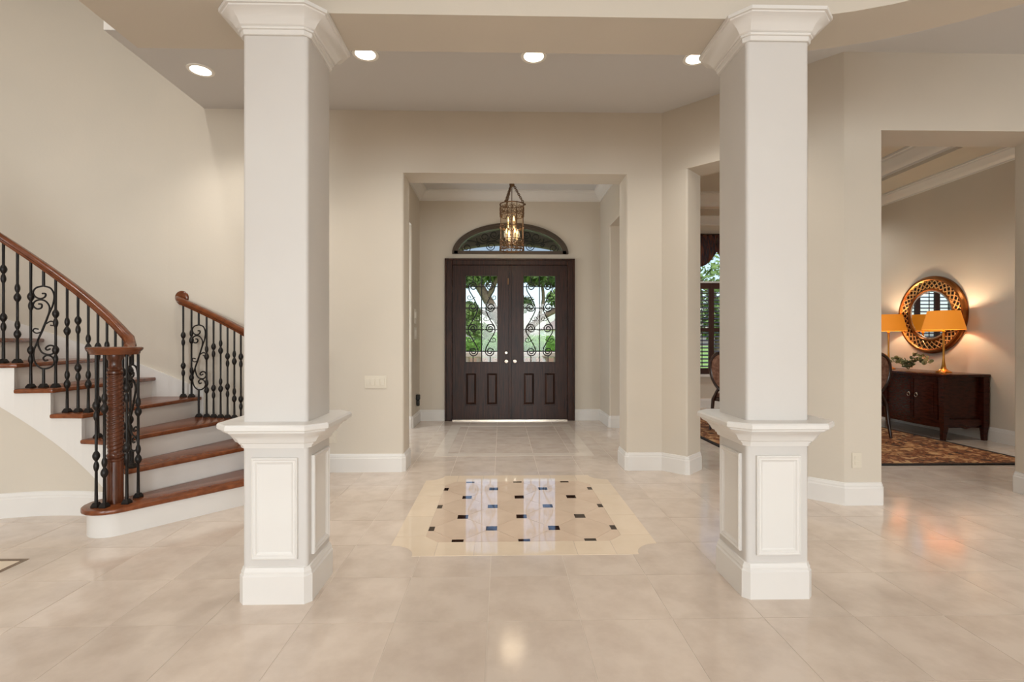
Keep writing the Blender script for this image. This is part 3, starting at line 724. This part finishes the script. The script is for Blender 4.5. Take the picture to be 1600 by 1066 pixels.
    for hz in (.35, 1.25, 2.12):
        hx = LX(x0) - .006 if mirror else LX(x1) + .006
        B().tube([(hx, -.006, hz - .05), (hx, -.006, hz + .05)], .007, 8).build('hinge', 'black', lf)
leaf(-.750, .133, -.557, -.048, True, .078)
leaf(.147, 1.021, .337, .848, False, .211)
B().box(LX(.118), LX(.158), -.014, .0, .02, 2.40).build('astragal', 'door', dr, bevel=.005)
B().box(LX(.096), LX(.120), -.022, 0, 2.10, 2.2).build('latch_plate', 'aged', dr, bevel=.004)

# arched transom
tw = struct(empty('window_1', (AC, YB, AZ)), 'arched bronze transom window with iron scrolls above the front door')
def ell(a, b, n=40): return [(-a * cos(pi * k / n), b * sin(pi * k / n)) for k in range(n + 1)]
o1, i1 = ell(AA, AB), ell(AA - .085, AB - .075)
b = B(); n = 41
for ya, yb, A_, I_ in ((-.03, .10, o1, i1), (-.045, -.03, ell(AA - .0, AB), ell(AA - .03, AB - .03))):
    v = [(x, ya, z) for x, z in A_] + [(x, ya, z) for x, z in I_] + [(x, yb, z) for x, z in A_] + [(x, yb, z) for x, z in I_]
    f = []
    for k in range(n - 1): f += [(k, k + 1, n + k + 1, n + k), (2 * n + k, 3 * n + k, 3 * n + k + 1, 2 * n + k + 1), (n + k, n + k + 1, 3 * n + k + 1, 3 * n + k), (k, 2 * n + k, 2 * n + k + 1, k + 1)]
    b.add(v, f)
b.box(-AA, AA, -.03, .1, 0, .048)
b.build('window_frame', 'bronze', tw, smooth=25)
B().prism(ell(AA - .07, AB - .06)[1:-1] + [(AA - .08, .03), (-AA + .08, .03)], .03, .036, 'y').build('glass_pane', 'glass2', tw)
q = 1 / 7.805 * .00987
def TT(u, v): return ((u - 797) * q, .0, (408 - v) * q + .046)
def tsc(P, r=.006): B().tube(P, r, 6).build('grille_scroll', 'iron', tw, smooth=50)
for s in (1, -1):
    X = lambda u: 797 + s * (u - 797)
    for c, R, a0, d in (((265, 368), 58, pi, -1), ((480, 235), 58, pi * .9, -1), ((598, 205), 52, 0, 1), ((560, 345), 58, pi, -1), ((402, 335), 26, pi, 1), ((720, 330), 55, 0, 1)):
        A0 = a0 if s == 1 else pi - a0
        tsc([TT(*p) for p in spiral(X(c[0]), c[1], R, A0, 1.45, d * s if True else d, 24, .3)])
    for A in ([(268, 278), (330, 282), (400, 300), (450, 312), (510, 296), (548, 230), (552, 200)], [(385, 250), (395, 290), (440, 310)], [(505, 330), (530, 290), (600, 285), (660, 305), (690, 320)], [(660, 205), (655, 240), (620, 270), (560, 285), (520, 300)]):
        tsc([TT(X(p[0]), p[1]) for p in catmull([(*q_, 0) for q_ in A], 5)])

# ------------------------------------------------------------------ lantern
LZ0, LZ1, LR = 2.365, 2.945, .152
ln = tag(empty('pendant_lantern', (.135, 6.2, 0)), 'cylindrical iron lantern with amber glass and lit candle bulbs hanging in the foyer', 'pendant light')
B().lathe([(.07, 3.54), (.07, 3.525), (.045, 3.51), (.012, 3.5), (.012, 3.47)][::-1], n=20).build('canopy', 'aged', ln, smooth=40)
B().tube([(0, 0, 3.49), (0, 0, 3.2)], .006, 8).build('stem', 'aged', ln)
B().lathe([(.012, 3.17), (.03, 3.185), (.034, 3.2), (.028, 3.215), (.012, 3.225)], n=16).build('hub', 'aged', ln, smooth=40)
B().tube([(0, 0, 3.19), (0, 0, 2.93)], .005, 8).build('rod', 'aged', ln)
def ring(r, z, t, name='hoop', m='aged', tz=None):
    B().tube([(r * cos(2 * pi * k / 32), r * sin(2 * pi * k / 32), z) for k in range(32)], t, 6, closed=True).build(name, m, ln, smooth=50)
for z, t in ((LZ1, .007), (2.80, .005), (2.66, .005), (2.50, .005), (LZ0 + .01, .008)): ring(LR, z, t)
for k in range(8):
    a = 2 * pi * (k + .5) / 8; B().tube([(LR * cos(a), LR * sin(a), LZ0), (LR * cos(a), LR * sin(a), LZ1 + .01)], .0042, 6).build('upright', 'aged', ln)
B().add([(r_ * cos(2 * pi * k / 32), r_ * sin(2 * pi * k / 32), z) for r_, z in ((LR - .012, LZ0 + .01), (LR - .012, LZ1 - .02)) for k in range(32)], [(k, (k + 1) % 32, 32 + (k + 1) % 32, 32 + k) for k in range(32)]).build('glass_cylinder', 'amber', ln, smooth=60)
lk = B(); pr = [(.021 * cos(2 * pi * k / 10), .012 * sin(2 * pi * k / 10)) for k in range(10)]
lk.tube([(x, y, 0) for x, y in pr], .0042, 5, closed=True); link = None
for ch in range(3):                                            # three chains of links from hub to top hoop
    a = pi / 2 + 2 * pi * ch / 3 + .5; A = Vector((.02 * cos(a), .02 * sin(a), 3.195)); E = Vector((LR * cos(a), LR * sin(a), LZ1 + .01)); d = E - A; m = 11
    for i in range(m):
        p = A + d * ((i + .5) / m)
        if link is None: o = link = lk.build('chain_link', 'aged', ln, smooth=50)
        else: o = link.copy(); COL.objects.link(o)
        o.location = p; qt = d.to_track_quat('X', 'Z'); o.rotation_euler = qt.to_euler()
        if i % 2:
            o.rotation_mode = 'QUATERNION'; from mathutils import Quaternion
            o.rotation_quaternion = qt @ Quaternion((1, 0, 0), pi / 2)
    B().ball((LR * cos(a) * 1.06, LR * sin(a) * 1.06, LZ1 + .005), .014).build('finial', 'aged', ln, smooth=60)
def wrap(u, z): return (LR * cos(u), LR * sin(u), z)
for k in range(8):                                              # scroll bands at top and bottom
    u0 = 2 * pi * k / 8
    for zc, Rz, zz in ((2.40, .032, 1), (2.46, .03, -1), (2.885, .03, 1), (2.83, .026, -1)):
        for sg in (1, -1):
            P = [wrap(u0 + sg * (.19) + (x) / LR, zc + z) for x, z in spiral(0, 0, Rz, pi / 2 * zz, 1.3, sg, 16, .3)]
            B().tube(P, .0042, 5).build('scroll', 'aged', ln, smooth=50)
    P = [wrap(u0 + x / LR, 2.66 + z) for x, z in spiral(0, 0, .022, pi / 2, 1.2, 1, 12, .3)]
    B().tube(P, .0036, 5).build('scroll', 'aged', ln, smooth=50)
B().lathe([(.004, 2.40), (.018, 2.41), (.01, 2.43), (.008, 2.6), (.014, 2.62), (.006, 2.64), (.006, 2.93)], n=12).build('centre_stem', 'aged', ln, smooth=40)
for tier, (cnt, rr_, z) in enumerate(((4, .075, 2.50), (3, .05, 2.655))):
    for k in range(cnt):
        a = 2 * pi * k / cnt + .5 + tier * .5; x, y = rr_ * cos(a), rr_ * sin(a)
        c = B().lathe([(.012, z), (.012, z + .07), (.009, z + .075)], x, y, 10).build('candle', 'candle', ln, smooth=40)
        B().lathe([(.006, z + .074), (.011, z + .09), (.012, z + .1), (.007, z + .122), (.001, z + .14)], x, y, 10).build('flame_bulb', 'flame', c, smooth=60)
        B().tube([(0, 0, z - .02), (x * .6, y * .6, z - .03), (x, y, z)], .004, 6).build('candle_arm', 'aged', ln)
l = light('lantern_glow', 'POINT', (0, 0, 2.62), (0, 0, 0), 9, (1, .86, .66), shadow_soft_size=.14); l.parent = ln

# ------------------------------------------------------------------ small wall fittings
def plate(name, label, cat, loc, rz, W, Hh, items, m='plate', im='plate', group=None):
    t = tag(empty(name, loc, rz), label, cat, group)
    B().box(-W / 2, W / 2, -.006, 0, -Hh / 2, Hh / 2).build('cover_plate', m, t, bevel=.002)
    for nm, x, z, a, c, d in items: B().box(x - a / 2, x + a / 2, -.006 - d, -.004, z - c / 2, z + c / 2).build(nm, im, t, bevel=.0015)
    return t
plate('switch_plate', 'wide beige four-gang switch plate on wall left of the foyer opening', 'switch plate', (-1.18, FW, .845), 0, .205, .115, [('rocker', -.069 + .046 * k, 0, .033, .067, .005) for k in range(4)])
plate('wall_outlet', 'small beige wall outlet just right of the left column', 'outlet', (-1.58, FW, .33), 0, .072, .115, [('receptacle', 0, .02 * s, .034, .028, .003) for s in (-1, 1)])
plate('wall_outlet', 'beige wall outlet low on the wall between right column and dining opening', 'outlet', (2.665, P2[1], .335), 0, .072, .115, [('receptacle', 0, .02 * s, .034, .028, .003) for s in (-1, 1)])
plate('alarm_keypad', 'upper white keypad panel on left foyer wall beside the door', 'keypad', (FL, 7.22, 1.59), pi / 2, .13, .21, [('screen_flap', 0, .02, .1, .1, .012)], 'keypad', 'keypad')
plate('alarm_keypad', 'lower white switch panel on left foyer wall, under another panel', 'keypad', (FL, 7.24, 1.345), pi / 2, .15, .17, [('rocker', -.03, 0, .03, .09, .006), ('rocker', .03, 0, .03, .09, .006)], 'keypad', 'keypad')
pl = tag(empty('plug_adapter', (FL, 7.3, .36), pi / 2), 'small black plug-in adapter low on the left foyer wall', 'adapter')
B().box(-.035, .035, -.06, 0, 0, .08).build('adapter_body', 'black', pl, bevel=.012); B().lathe([(.012, -.09), (.024, -.08), (.024, -.01), (.015, .005)], 0, -.03, 12).build('adapter_bulb', 'black', pl, smooth=50)

# ------------------------------------------------------------------ dining room
rug = tag(empty('area_rug', (3.965, 6.55, 0)), 'brown floral rug with black border under the dining room furniture', 'rug')
rx, ry = 1.45, 1.78
B().box(-rx + .05, rx - .05, -ry + .05, ry - .05, .0015, .012).build('pile', 'rug', rug)
for a in ((-rx, rx, -ry, -ry + .05), (-rx, rx, ry - .05, ry), (-rx, -rx + .05, -ry + .05, ry - .05), (rx - .05, rx, -ry + .05, ry - .05)): B().box(*a, .0015, .0125).build('border', 'rugedge', rug)

sb = tag(empty('sideboard', (5.745, 6.73, 0), 0), 'dark cherry bow-front sideboard with ring pulls under the round mirror', 'sideboard')
yl, yh = -.78, .78; xf, xb = -.28, .26
def bow(y, amp=.06): u = y / .78; return xf - amp * (cos(u * pi / 2)) + .02 * cos(u * 3 * pi / 2)
ys = [yl + .05 + (yh - yl - .1) * k / 24 for k in range(25)]
B().prism([(bow(y) + .012, y) for y in ys] + [(xb, ys[-1]), (xb, ys[0])], .15, .785).build('body', 'cherry', sb, smooth=25)
yt = [yl - .02 + (yh - yl + .04) * k / 24 for k in range(25)]
B().prism([(bow(y * .96) - .03, y) for y in yt] + [(xb + .02, yt[-1]), (xb + .02, yt[0])], .785, .82).build('top', 'cherry', sb, bevel=.008, smooth=30)
for sx, sy in ((xf + .01, yl + .03), (xf + .01, yh - .03), (xb - .03, yl + .03), (xb - .03, yh - .03)):
    dx_ = -.018 if sx < 0 else .0; dy_ = -.008 if sy < 0 else .008
    b = B(); hs_ = ((0, .02, 1), (.1, .025, .3), (.2, .034, 0), (.42, .036, .2), (.6, .036, .5), (.786, .036, .6)); v = []
    for z, h_, u in hs_: v += [(sx + dx_ * u - h_, sy + dy_ - h_, z), (sx + dx_ * u + h_, sy + dy_ - h_, z), (sx + dx_ * u + h_, sy + dy_ + h_, z), (sx + dx_ * u - h_, sy + dy_ + h_, z)]
    b.add(v, [(4 * i + k, 4 * i + (k + 1) % 4, 4 * i + 4 + (k + 1) % 4, 4 * i + 4 + k) for i in range(5) for k in range(4)] + [(3, 2, 1, 0), (20, 21, 22, 23)]).build('leg', 'cherry', sb, smooth=30)
B().prism([(xf + .04, .2), (0, .14), (xb - .03, .2), (xb - .03, .26), (xf + .04, .26)], yl + .012, yl + .045, 'y').build('side_apron', 'cherry', sb)
B().box(xf + .06, xb - .06, yl + .04, yl + .052, .28, .73).build('side_panel', 'cherry', sb)
for yc in (-.39, .39):
    for s in (-1, 1):
        y0_, y1_ = sorted((yc + s * .008, yc + s * .31)); yy = [y0_ + (y1_ - y0_) * k / 8 for k in range(9)]
        d = B().prism([(bow(y) - .006, y) for y in yy] + [(bow(y) + .012, y) for y in yy[::-1]], .24, .74).build('door', 'cherry', sb, smooth=25)
        yp = [y0_ + .04 + (y1_ - y0_ - .08) * k / 8 for k in range(9)]
        B().prism([(bow(y) - .012, y) for y in yp] + [(bow(y) - .004, y) for y in yp[::-1]], .29, .69).build('door_panel', 'cherry', d, smooth=25)
        yk = yc + s * .058; xk = bow(yk) - .012
        pb = B().ball((xk - .006, yk, .555), .014); pb.tube([(xk - .014, yk + .022 * cos(2 * pi * k / 16), .532 + .026 * sin(2 * pi * k / 16)) for k in range(16)], .0045, 6, closed=True)
        pb.build('ring_pull', 'nickel', d, smooth=50)
def lamp(x, y, z, label):
    t = tag(empty('table_lamp', (x, y, z)), label, 'table lamp', 'lamps on the sideboard')
    B().lathe([(.085, 0), (.085, .012), (.07, .02), (.05, .03), (.03, .055), (.02, .1), (.014, .16), (.011, .26), (.012, .4), (.016, .5), (.012, .52), (.02, .535), (.012, .55), (.008, .6)], n=20).build('base', 'brass', t, smooth=40)
    n = 32; v = [(r * cos(2 * pi * k / n), r * sin(2 * pi * k / n), zz) for r, zz in ((.225, .555), (.165, .80), (.162, .80), (.222, .555)) for k in range(n)]
    B().add(v, [(i * n + k, i * n + (k + 1) % n, ((i + 1) % 4) * n + (k + 1) % n, ((i + 1) % 4) * n + k) for i in range(4) for k in range(n)]).build('lamp_shade', 'shade', t, smooth=40)
    B().ball((0, 0, .66), .03, 10, 8, (1, 1, 1.3)).build('bulb', 'flame', t, smooth=60)
    B().tube([(-.163, 0, .79), (0, 0, .785), (.163, 0, .79)], .003, 5).build('shade_spider', 'brass', t)
    l = light('lamp_glow', 'POINT', (0, 0, .73), (0, 0, 0), 15, (1, .82, .56), shadow_soft_size=.04); l.parent = t
lamp(5.74, 6.27, .82, 'brass table lamp with amber shade on the sideboard, nearer one in front of the mirror')
lamp(5.74, 7.18, .82, 'brass table lamp with amber shade on the sideboard, half cut by the wall edge')
mr = tag(empty('round_mirror', (DR, 6.76, 1.595)), 'round mirror in a bronze woven lattice frame above the sideboard', 'mirror')
def disc(r, x, n=48): return [(r * cos(2 * pi * k / n), r * sin(2 * pi * k / n)) for k in range(n)]
def annulus(name, r0, r1, x0, x1, m, bev=0):
    n = 64; pr = [(r0, x1), (r0, x0 + bev), (r0 + bev, x0), (r1 - bev, x0), (r1, x0 + bev), (r1, x1)]; k = len(pr)
    v = [(x, r * cos(2 * pi * i / n), r * sin(2 * pi * i / n)) for i in range(n) for r, x in pr]
    return B().add(v, [(i * k + j, i * k + (j + 1) % k, ((i + 1) % n) * k + (j + 1) % k, ((i + 1) % n) * k + j) for i in range(n) for j in range(k)]).build(name, m, mr, smooth=30)
annulus('outer_rim', .475, .54, -.06, -.005, 'gilt', .02)
annulus('inner_rim', .335, .378, -.05, -.005, 'gilt', .018)
B().prism(disc(.49, 0), -.02, -.004, 'x').build('backing', 'backing', mr)
B().prism(disc(.34, 0), -.03, -.02, 'x').build('mirror_glass', 'mirror', mr)
annulus('bevel_edge', .318, .338, -.034, -.028, 'nickel', .002)
for k in range(34):
    for s, xx in ((1, -.040), (-1, -.047)):
        a0 = 2 * pi * k / 34; P = [(xx, r * cos(a0 + s * .26 * u), r * sin(a0 + s * .26 * u)) for u, r in ((0, .374), (.33, .41), (.67, .445), (1, .482))]
        B().tube(P, .0075, 5).build('lattice_strap', 'lattice', mr, smooth=50)
gp = tag(empty('eucalyptus_spray', (5.62, 6.68, .822)), 'dusty green eucalyptus spray lying on the sideboard', 'greenery')
rnd = random.Random(3)
for s in range(7):
    a = rnd.uniform(-.5, .5) + (pi / 2 if s % 2 else -pi / 2); Lh = rnd.uniform(.22, .36); up_ = rnd.uniform(.08, .24)
    pts = [(cos(a) * Lh * u * .35, sin(a) * Lh * u, .015 + up_ * sin(u * 2.4)) for u in [k / 6 for k in range(7)]]
    B().tube(pts, .003, 5).build('stem', 'leaf', gp)
    for k in range(1, 7):
        for sd in (-1, 1):
            p = Vector(pts[k]) + Vector((rnd.uniform(-.02, .02), rnd.uniform(-.02, .02), rnd.uniform(0, .02)))
            R = rnd.uniform(.016, .034); n1 = Vector((rnd.uniform(-1, 1), rnd.uniform(-1, 1), rnd.uniform(-.3, 1))).normalized(); u1 = n1.orthogonal().normalized(); w1 = n1.cross(u1)
            V = [p + (u1 * cos(2 * pi * q_ / 9) + w1 * sin(2 * pi * q_ / 9) * .85) * R for q_ in range(9)]
            V = [Vector((x.x, x.y, max(x.z, .003))) for x in V]
            B().add([v_ for v_ in V] + [v_ + n1 * .0015 for v_ in V], [tuple(range(8, -1, -1)), tuple(range(9, 18))] + [(q_, (q_ + 1) % 9, 9 + (q_ + 1) % 9, 9 + q_) for q_ in range(9)]).build('leaf', 'leaf', gp)
fl = B()
for k in range(46):
    a = rnd.uniform(0, 2 * pi); r = rnd.uniform(.02, .075); z = rnd.uniform(.05, .14); fl.ball((r * cos(a) * .8, r * sin(a), z), rnd.uniform(.008, .016), 6, 4)
fl.build('flower_head', 'leaf', gp, smooth=60)
# chairs
def chair(loc, rz, label):
    t = tag(empty('dining_chair', loc, rz), label, 'chair', 'dining chairs')
    # faces +Y, back at -Y
    bh = 1.06
    def shield(k, z): return k
    ol = []
    for i in range(41):
        a = 2 * pi * i / 40; x = sin(a); z = cos(a)
        zz = .80 + .26 * z; wdt = .245 * abs(x) ** .8 * (1 if x >= 0 else -1) * (.74 + .26 * ((z + 1) / 2) ** .6)
        ol.append((wdt, -.24 - .10 * (zz - .5), zz))
    B().tube(ol[:-1], .026, 8, closed=True).build('back_frame', 'chairwood', t, smooth=50)
    inn = [(x * .93, y, .80 + (z - .80) * .93) for x, y, z in ol[:-1]]
    v = [(x, y - .012, z) for x, y, z in inn] + [(x, y + .012, z) for x, y, z in inn] + [(0, -.285, .80), (0, -.235, .80)]
    m_ = len(inn); f = [(i, (i + 1) % m_, m_ + (i + 1) % m_, m_ + i) for i in range(m_)] + [(i, 2 * m_, (i + 1) % m_) for i in range(m_)] + [(m_ + i, m_ + (i + 1) % m_, 2 * m_ + 1) for i in range(m_)]
    B().add(v, f).build('back_pad', 'fabric', t, smooth=60)
    B().prism(rounded([(-.25, -.24), (.25, -.24), (.28, .26), (-.28, .26)], .05), .40, .45).build('seat_rail', 'chairwood', t, smooth=30)
    B().prism(rounded([(-.235, -.22), (.235, -.22), (.265, .25), (-.265, .25)], .05), .45, .50).build('seat', 'fabric', t, bevel=.015, smooth=40)
    for s in (-1, 1):
        B().tube([(s * .22, -.30, .008), (s * .212, -.27, .2), (s * .21, -.245, .42), (s * .14, -.245, .55), (s * .10, -.25, .60)], [.017, .02, .024, .02, .017], 8).build('leg', 'chairwood', t, smooth=50)
        B().tube([(s * .26, .24, .006), (s * .245, .22, .1), (s * .25, .225, .28), (s * .262, .235, .42)], [.014, .015, .022, .03], 8).build('leg', 'chairwood', t, smooth=50)
        B().tube([(s * .22, -.26, .70), (s * .27, -.1, .69), (s * .295, .06, .67), (s * .28, .12, .62), (s * .265, .13, .45)], [.014, .017, .02, .018, .018], 8).build('armrest', 'chairwood', t, smooth=50)
    return t
chair((4.58, 6.28, .0135), radians(8), 'dark wood dining chair seen from behind in front of the sideboard')
chair((3.21, 6.6, .0135), radians(-62), 'brown upholstered dining chair in the gap beside the right column')
# dining window with plantation shutters, valance
wn = struct(empty('window_2', (0, DB, 0)), 'tall dining room window with dark plantation shutters')
wf = B()
for a in ((WX0, WX0 + .05, WZ0, WZ1), (WX1 - .05, WX1, WZ0, WZ1), (WX0, WX1, WZ1 - .05, WZ1), (WX0, WX1, WZ0, WZ0 + .05), (WX0, WX1, 2.30, 2.34), ((WX0 + WX1) / 2 - .015, (WX0 + WX1) / 2 + .015, 2.3, WZ1)): wf.box(a[0], a[1], .08, .14, a[2], a[3])
wf.build('window_frame', 'white', wn); B().box(WX0, WX1, .105, .111, WZ0, WZ1).build('glass_pane', 'glass', wn)
B().box(WX0 - .06, WX1 + .06, -.05, .08, WZ0 - .05, WZ0).build('window_sill', 'trim', wn, bevel=.006)
PW = (WX1 - WX0) / 4; sl = None
for k in range(4):
    x0 = WX0 + PW * k; x1 = x0 + PW; sp_ = empty('shutter'); sp_.parent = wn
    b = B(); b.box(x0 + .002, x0 + .05, 0, .03, WZ0 + .002, 2.30); b.box(x1 - .05, x1 - .002, 0, .03, WZ0 + .002, 2.30)
    for z0_, z1_ in ((WZ0 + .002, WZ0 + .11), (1.40, 1.47), (2.19, 2.30)): b.box(x0 + .05, x1 - .05, 0, .03, z0_, z1_)
    b.build('shutter_frame', 'shutter', sp_)
    B().box((x0 + x1) / 2 - .006, (x0 + x1) / 2 + .006, -.035, -.025, WZ0 + .13, 2.17).build('tilt_rod', 'shutter', sp_)
    zs = [WZ0 + .145 + .068 * i for i in range(10)] + [1.505 + .068 * i for i in range(10)]
    for z in zs:
        if sl is None:
            o = sl = B().prism([(-.034, -.004), (-.02, .005), (.02, .005), (.034, -.004), (.02, -.006), (-.02, -.006)], -(PW / 2 - .051), PW / 2 - .051, 'x').build('slat', 'shutter', sp_)
        else: o = sl.copy(); COL.objects.link(o); o.parent = sp_
        o.location = ((x0 + x1) / 2, .015, z); o.rotation_euler = (radians(18), 0, 0)
va = tag(empty('window_valance', (WX0, DB, 0)), 'dark striped swag valance across top of the dining window', 'curtain')
VW = WX1 - WX0
for q_ in range(3):
    xa, xb_ = -.22 + q_ * (VW + .44) / 3, -.22 + (q_ + 1) * (VW + .44) / 3; b = B(); nx, nz = 28, 10; v = []
    for i in range(nx + 1):
        u = i / nx; dep = .30 + .28 * sin(pi * u) ** .8
        for j in range(nz + 1):
            wv = j / nz; v.append((xa + (xb_ - xa) * u, -.10 - .02 * sin(u * 40 + wv * 6) - .06 * sin(pi * u) * sin(pi * wv), 3.16 - dep * wv))
    b.add(v, [(i * (nz + 1) + j, (i + 1) * (nz + 1) + j, (i + 1) * (nz + 1) + j + 1, i * (nz + 1) + j + 1) for i in range(nx) for j in range(nz)])
    o = b.build('swag', 'curtain', va, smooth=60); sm = o.modifiers.new('thickness', 'SOLIDIFY'); sm.thickness = .006
B().tube([(-.3, -.09, 3.17), (VW + .3, -.09, 3.17)], .02, 10).build('rod', 'chairwood', va)
for q_, lb in ((-.34, 'dark drapery panel hanging on the left of the dining window'), (VW + .02, 'dark drapery panel hanging on the right of the dining window')):
    b = B(); nx = 40; v = []
    for i in range(nx + 1):
        u = i / nx
        for z in (.02, 1.2, 3.14): v.append((u * .32, -.033 - .02 * sin(u * 2 * pi * 5), z))
    b.add(v, [(i * 3 + j, i * 3 + 3 + j, i * 3 + 4 + j, i * 3 + 1 + j) for i in range(nx) for j in range(2)])
    o = b.build('drapery_panel', 'curtain', None, smooth=60); o.location = (WX0 + q_, DB, 0); tag(o, lb, 'curtain'); o.modifiers.new('thickness', 'SOLIDIFY').thickness = .005
# ------------------------------------------------------------------ outdoors
struct(B().box(-90, 90, YB + .2, 140, -.5, -.16).build('ground', 'lawn'))
struct(B().box(-2.6, FR, YB + .26, 10.4, -.158, -.01).build('floor_porch', 'paver'))
pc = B(); arch_ = [(AC - 1.5 * cos(pi * k / 20), 2.75 + .45 * sin(pi * k / 20)) for k in range(21)]
pc.box(-2.7, FR + .1, YB + .26, 10.2, 3.75, 3.9)
pc.prism([(-2.7, 2.6), (AC - 1.5, 2.6)] + arch_ + [(AC + 1.5, 2.6), (FR + .3, 2.6), (FR + .3, 3.85), (-2.7, 3.85)], 10.0, 10.2, 'y')
struct(pc.build('ceiling_porch', 'porch'))
bl = tag(empty('porch_balustrade', (AC, 11.2, -.16)), 'low cast stone balustrade outside the front door glass', 'balustrade')
B().box(-3, 3, -.09, .09, 1.02, 1.14).build('rail', 'stone', bl, bevel=.02); B().box(-3, 3, -.1, .1, 0, .22).build('plinth', 'stone', bl)
bp = None
for k in range(24):
    if bp is None: o = bp = B().lathe([(.05, .22), (.05, .27), (.035, .3), (.07, .42), (.075, .5), (.04, .72), (.032, .85), (.05, .9), (.05, 1.02)], n=12).build('baluster', 'stone', bl, smooth=50)
    else: o = bp.copy(); COL.objects.link(o)
    o.location = (-2.9 + .25 * k, 0, 0)
B().box(-3, 3, .3, .34, .0, 1.0).build('backing_wall', 'paver', bl)
def leaves(b, c, rad, n, size, rng):
    for _ in range(n):
        d = Vector((rng.gauss(0, 1), rng.gauss(0, 1), rng.gauss(0, 1))).normalized() * (rng.random() ** .4)
        p = Vector(c) + Vector((d.x * rad[0], d.y * rad[1], d.z * rad[2]))
        u = Vector((rng.gauss(0, 1), rng.gauss(0, 1), rng.gauss(0, 1))).normalized(); w_ = u.orthogonal().normalized(); s = size * rng.uniform(.6, 1.4)
        b.add([p - u * s, p + w_ * s * .5, p + u * s, p - w_ * s * .5], [(0, 1, 2, 3)])
rng = random.Random(11)
def oak(loc, trunk, limbs, clumps, label, size=.16):
    t = tag(empty('oak_tree', loc), label, 'tree', 'oaks beyond the lawn')
    b = B(); b.tube(catmull(trunk[0], 4), [trunk[1] + (trunk[2] - trunk[1]) * k / (len(catmull(trunk[0], 4)) - 1) for k in range(len(catmull(trunk[0], 4)))], 10); b.build('trunk', 'bark', t, smooth=60)
    for L_, r0, r1 in limbs:
        P = catmull(L_, 4); B().tube(P, [r0 + (r1 - r0) * k / (len(P) - 1) for k in range(len(P))], 8).build('limb', 'bark', t, smooth=60)
    for c, rad, n in clumps:
        lb = B(); leaves(lb, c, rad, n, size, rng); tag(lb.build('foliage', 'oakleaf', t), kind='stuff')
oak((.75, 26, -.16), ([(0, 0, 0), (-.1, 0, 1.1), (-.7, 0, 2.2), (-1.6, 0, 3.8), (-2.7, 0, 5.6)], .40, .2),
    [([(-.8, 0, 2.4), (-1.9, .3, 3.0), (-3.4, .5, 3.3)], .17, .06), ([(-1.5, 0, 3.6), (-1.0, -.4, 4.6), (-.6, -.6, 6)], .16, .07), ([(0, 0, 1.0), (.9, .2, 2.2), (2.2, .4, 3.05), (4.2, .4, 3.5)], .24, .1), ([(1.2, .3, 2.5), (1.5, .2, 3.6), (1.3, 0, 5)], .12, .06), ([(2.4, .4, 3.1), (3, .3, 4), (3.2, 0, 5.4)], .11, .05)],
    [((-2.4, 0, 5.0), (1.7, 1.4, .75), 1900), ((-.4, 0, 5.2), (1.8, 1.6, .7), 1700), ((1.8, 0, 5.0), (1.9, 1.6, .75), 1900), ((-2.6, .4, 3.0), (.8, .8, .5), 420), ((-1.9, .2, 1.9), (.7, .6, .45), 300), ((2.9, .3, 4.1), (.7, .8, .4), 300), ((.4, 1, 3.4), (.7, .8, .5), 260)], 'leaning oak with thick pale limbs seen through the door glass')
oak((-7, 44, -.16), ([(0, 0, 0), (.3, 0, 2), (0, 0, 4)], .35, .2), [], [((0, 0, 4.4), (3.6, 3, 2.4), 4200), ((3.2, 0, 3.2), (2, 2, 1.4), 1800)], 'round-crowned oak at the far left behind the door glass', .2)
oak((9.5, 46, -.16), ([(0, 0, 0), (-.3, 0, 2), (.2, 0, 5)], .4, .2), [([(0, 0, 3), (-2, 0, 3.6), (-4.5, 0, 3.4)], .18, .08)], [((0, 0, 6.2), (4, 3, 2), 4200), ((-3.6, 0, 5.4), (1.8, 1.6, .9), 1400)], 'spreading oak at the right behind the door glass', .2)
oak((6.1, 14, -.16), ([(0, 0, 0), (.1, 0, 1.4), (0, 0, 2.8)], .1, .05), [([(0, 0, 2.2), (.3, 0, 3.0), (.2, 0, 3.9)], .04, .02), ([(0, 0, 2.4), (-.35, 0, 3.1), (-.5, 0, 3.7)], .04, .02)], [((0, 0, 3.0), (1.2, 1.0, 1.1), 900), ((.1, 0, 2.0), (1.0, 1.0, .6), 800)], 'small bushy tree outside the dining window', .1)
for i, (x, y, rx_, h_, lb) in enumerate(((-5.5, 58, 3.4, 1.15, 'left bright green hedge shrub across the lawn'), (-.6, 56, 2.6, 1.3, 'middle bright green hedge shrub across the lawn'), (4.6, 58, 3.0, 1.2, 'right bright green hedge shrub across the lawn'), (9.2, 14.5, 2.6, 1.0, 'dark leafy shrub under the dining window'))):
    hb = tag(empty('hedge_shrub', (x, y, -.16)), lb, 'shrub', 'shrubs beyond the glass')
    b = B(); leaves(b, (0, 0, h_ * .8), (rx_, 1.3, h_), 2600, .14, rng); tag(b.build('foliage', 'hedge', hb), kind='stuff')
    B().ball((0, 0, h_ * .7), 1, 14, 8, (rx_ * .82, 1.0, h_ * .85)).build('inner_mass', 'hedge', hb, smooth=60)
hs = tag(empty('far_house', (13.5, 74, -.16)), 'white stucco house with grey hip roof far across the lawn', 'house')
B().box(-7, 7, 0, 8, 0, 3.1).build('wall', 'stucco', hs)
B().add([(-7.6, -.6, 3.1), (7.6, -.6, 3.1), (7.6, 8.6, 3.1), (-7.6, 8.6, 3.1), (-3.5, 4, 5.6), (3.5, 4, 5.6)], [(0, 1, 5, 4), (1, 2, 5), (2, 3, 4, 5), (3, 0, 4), (0, 3, 2, 1)]).build('roof', 'roof', hs)
for x in (-5, -2, 3): B().box(x, x + 1.3, -.06, .02, .9, 2.3).build('window', 'black', hs)
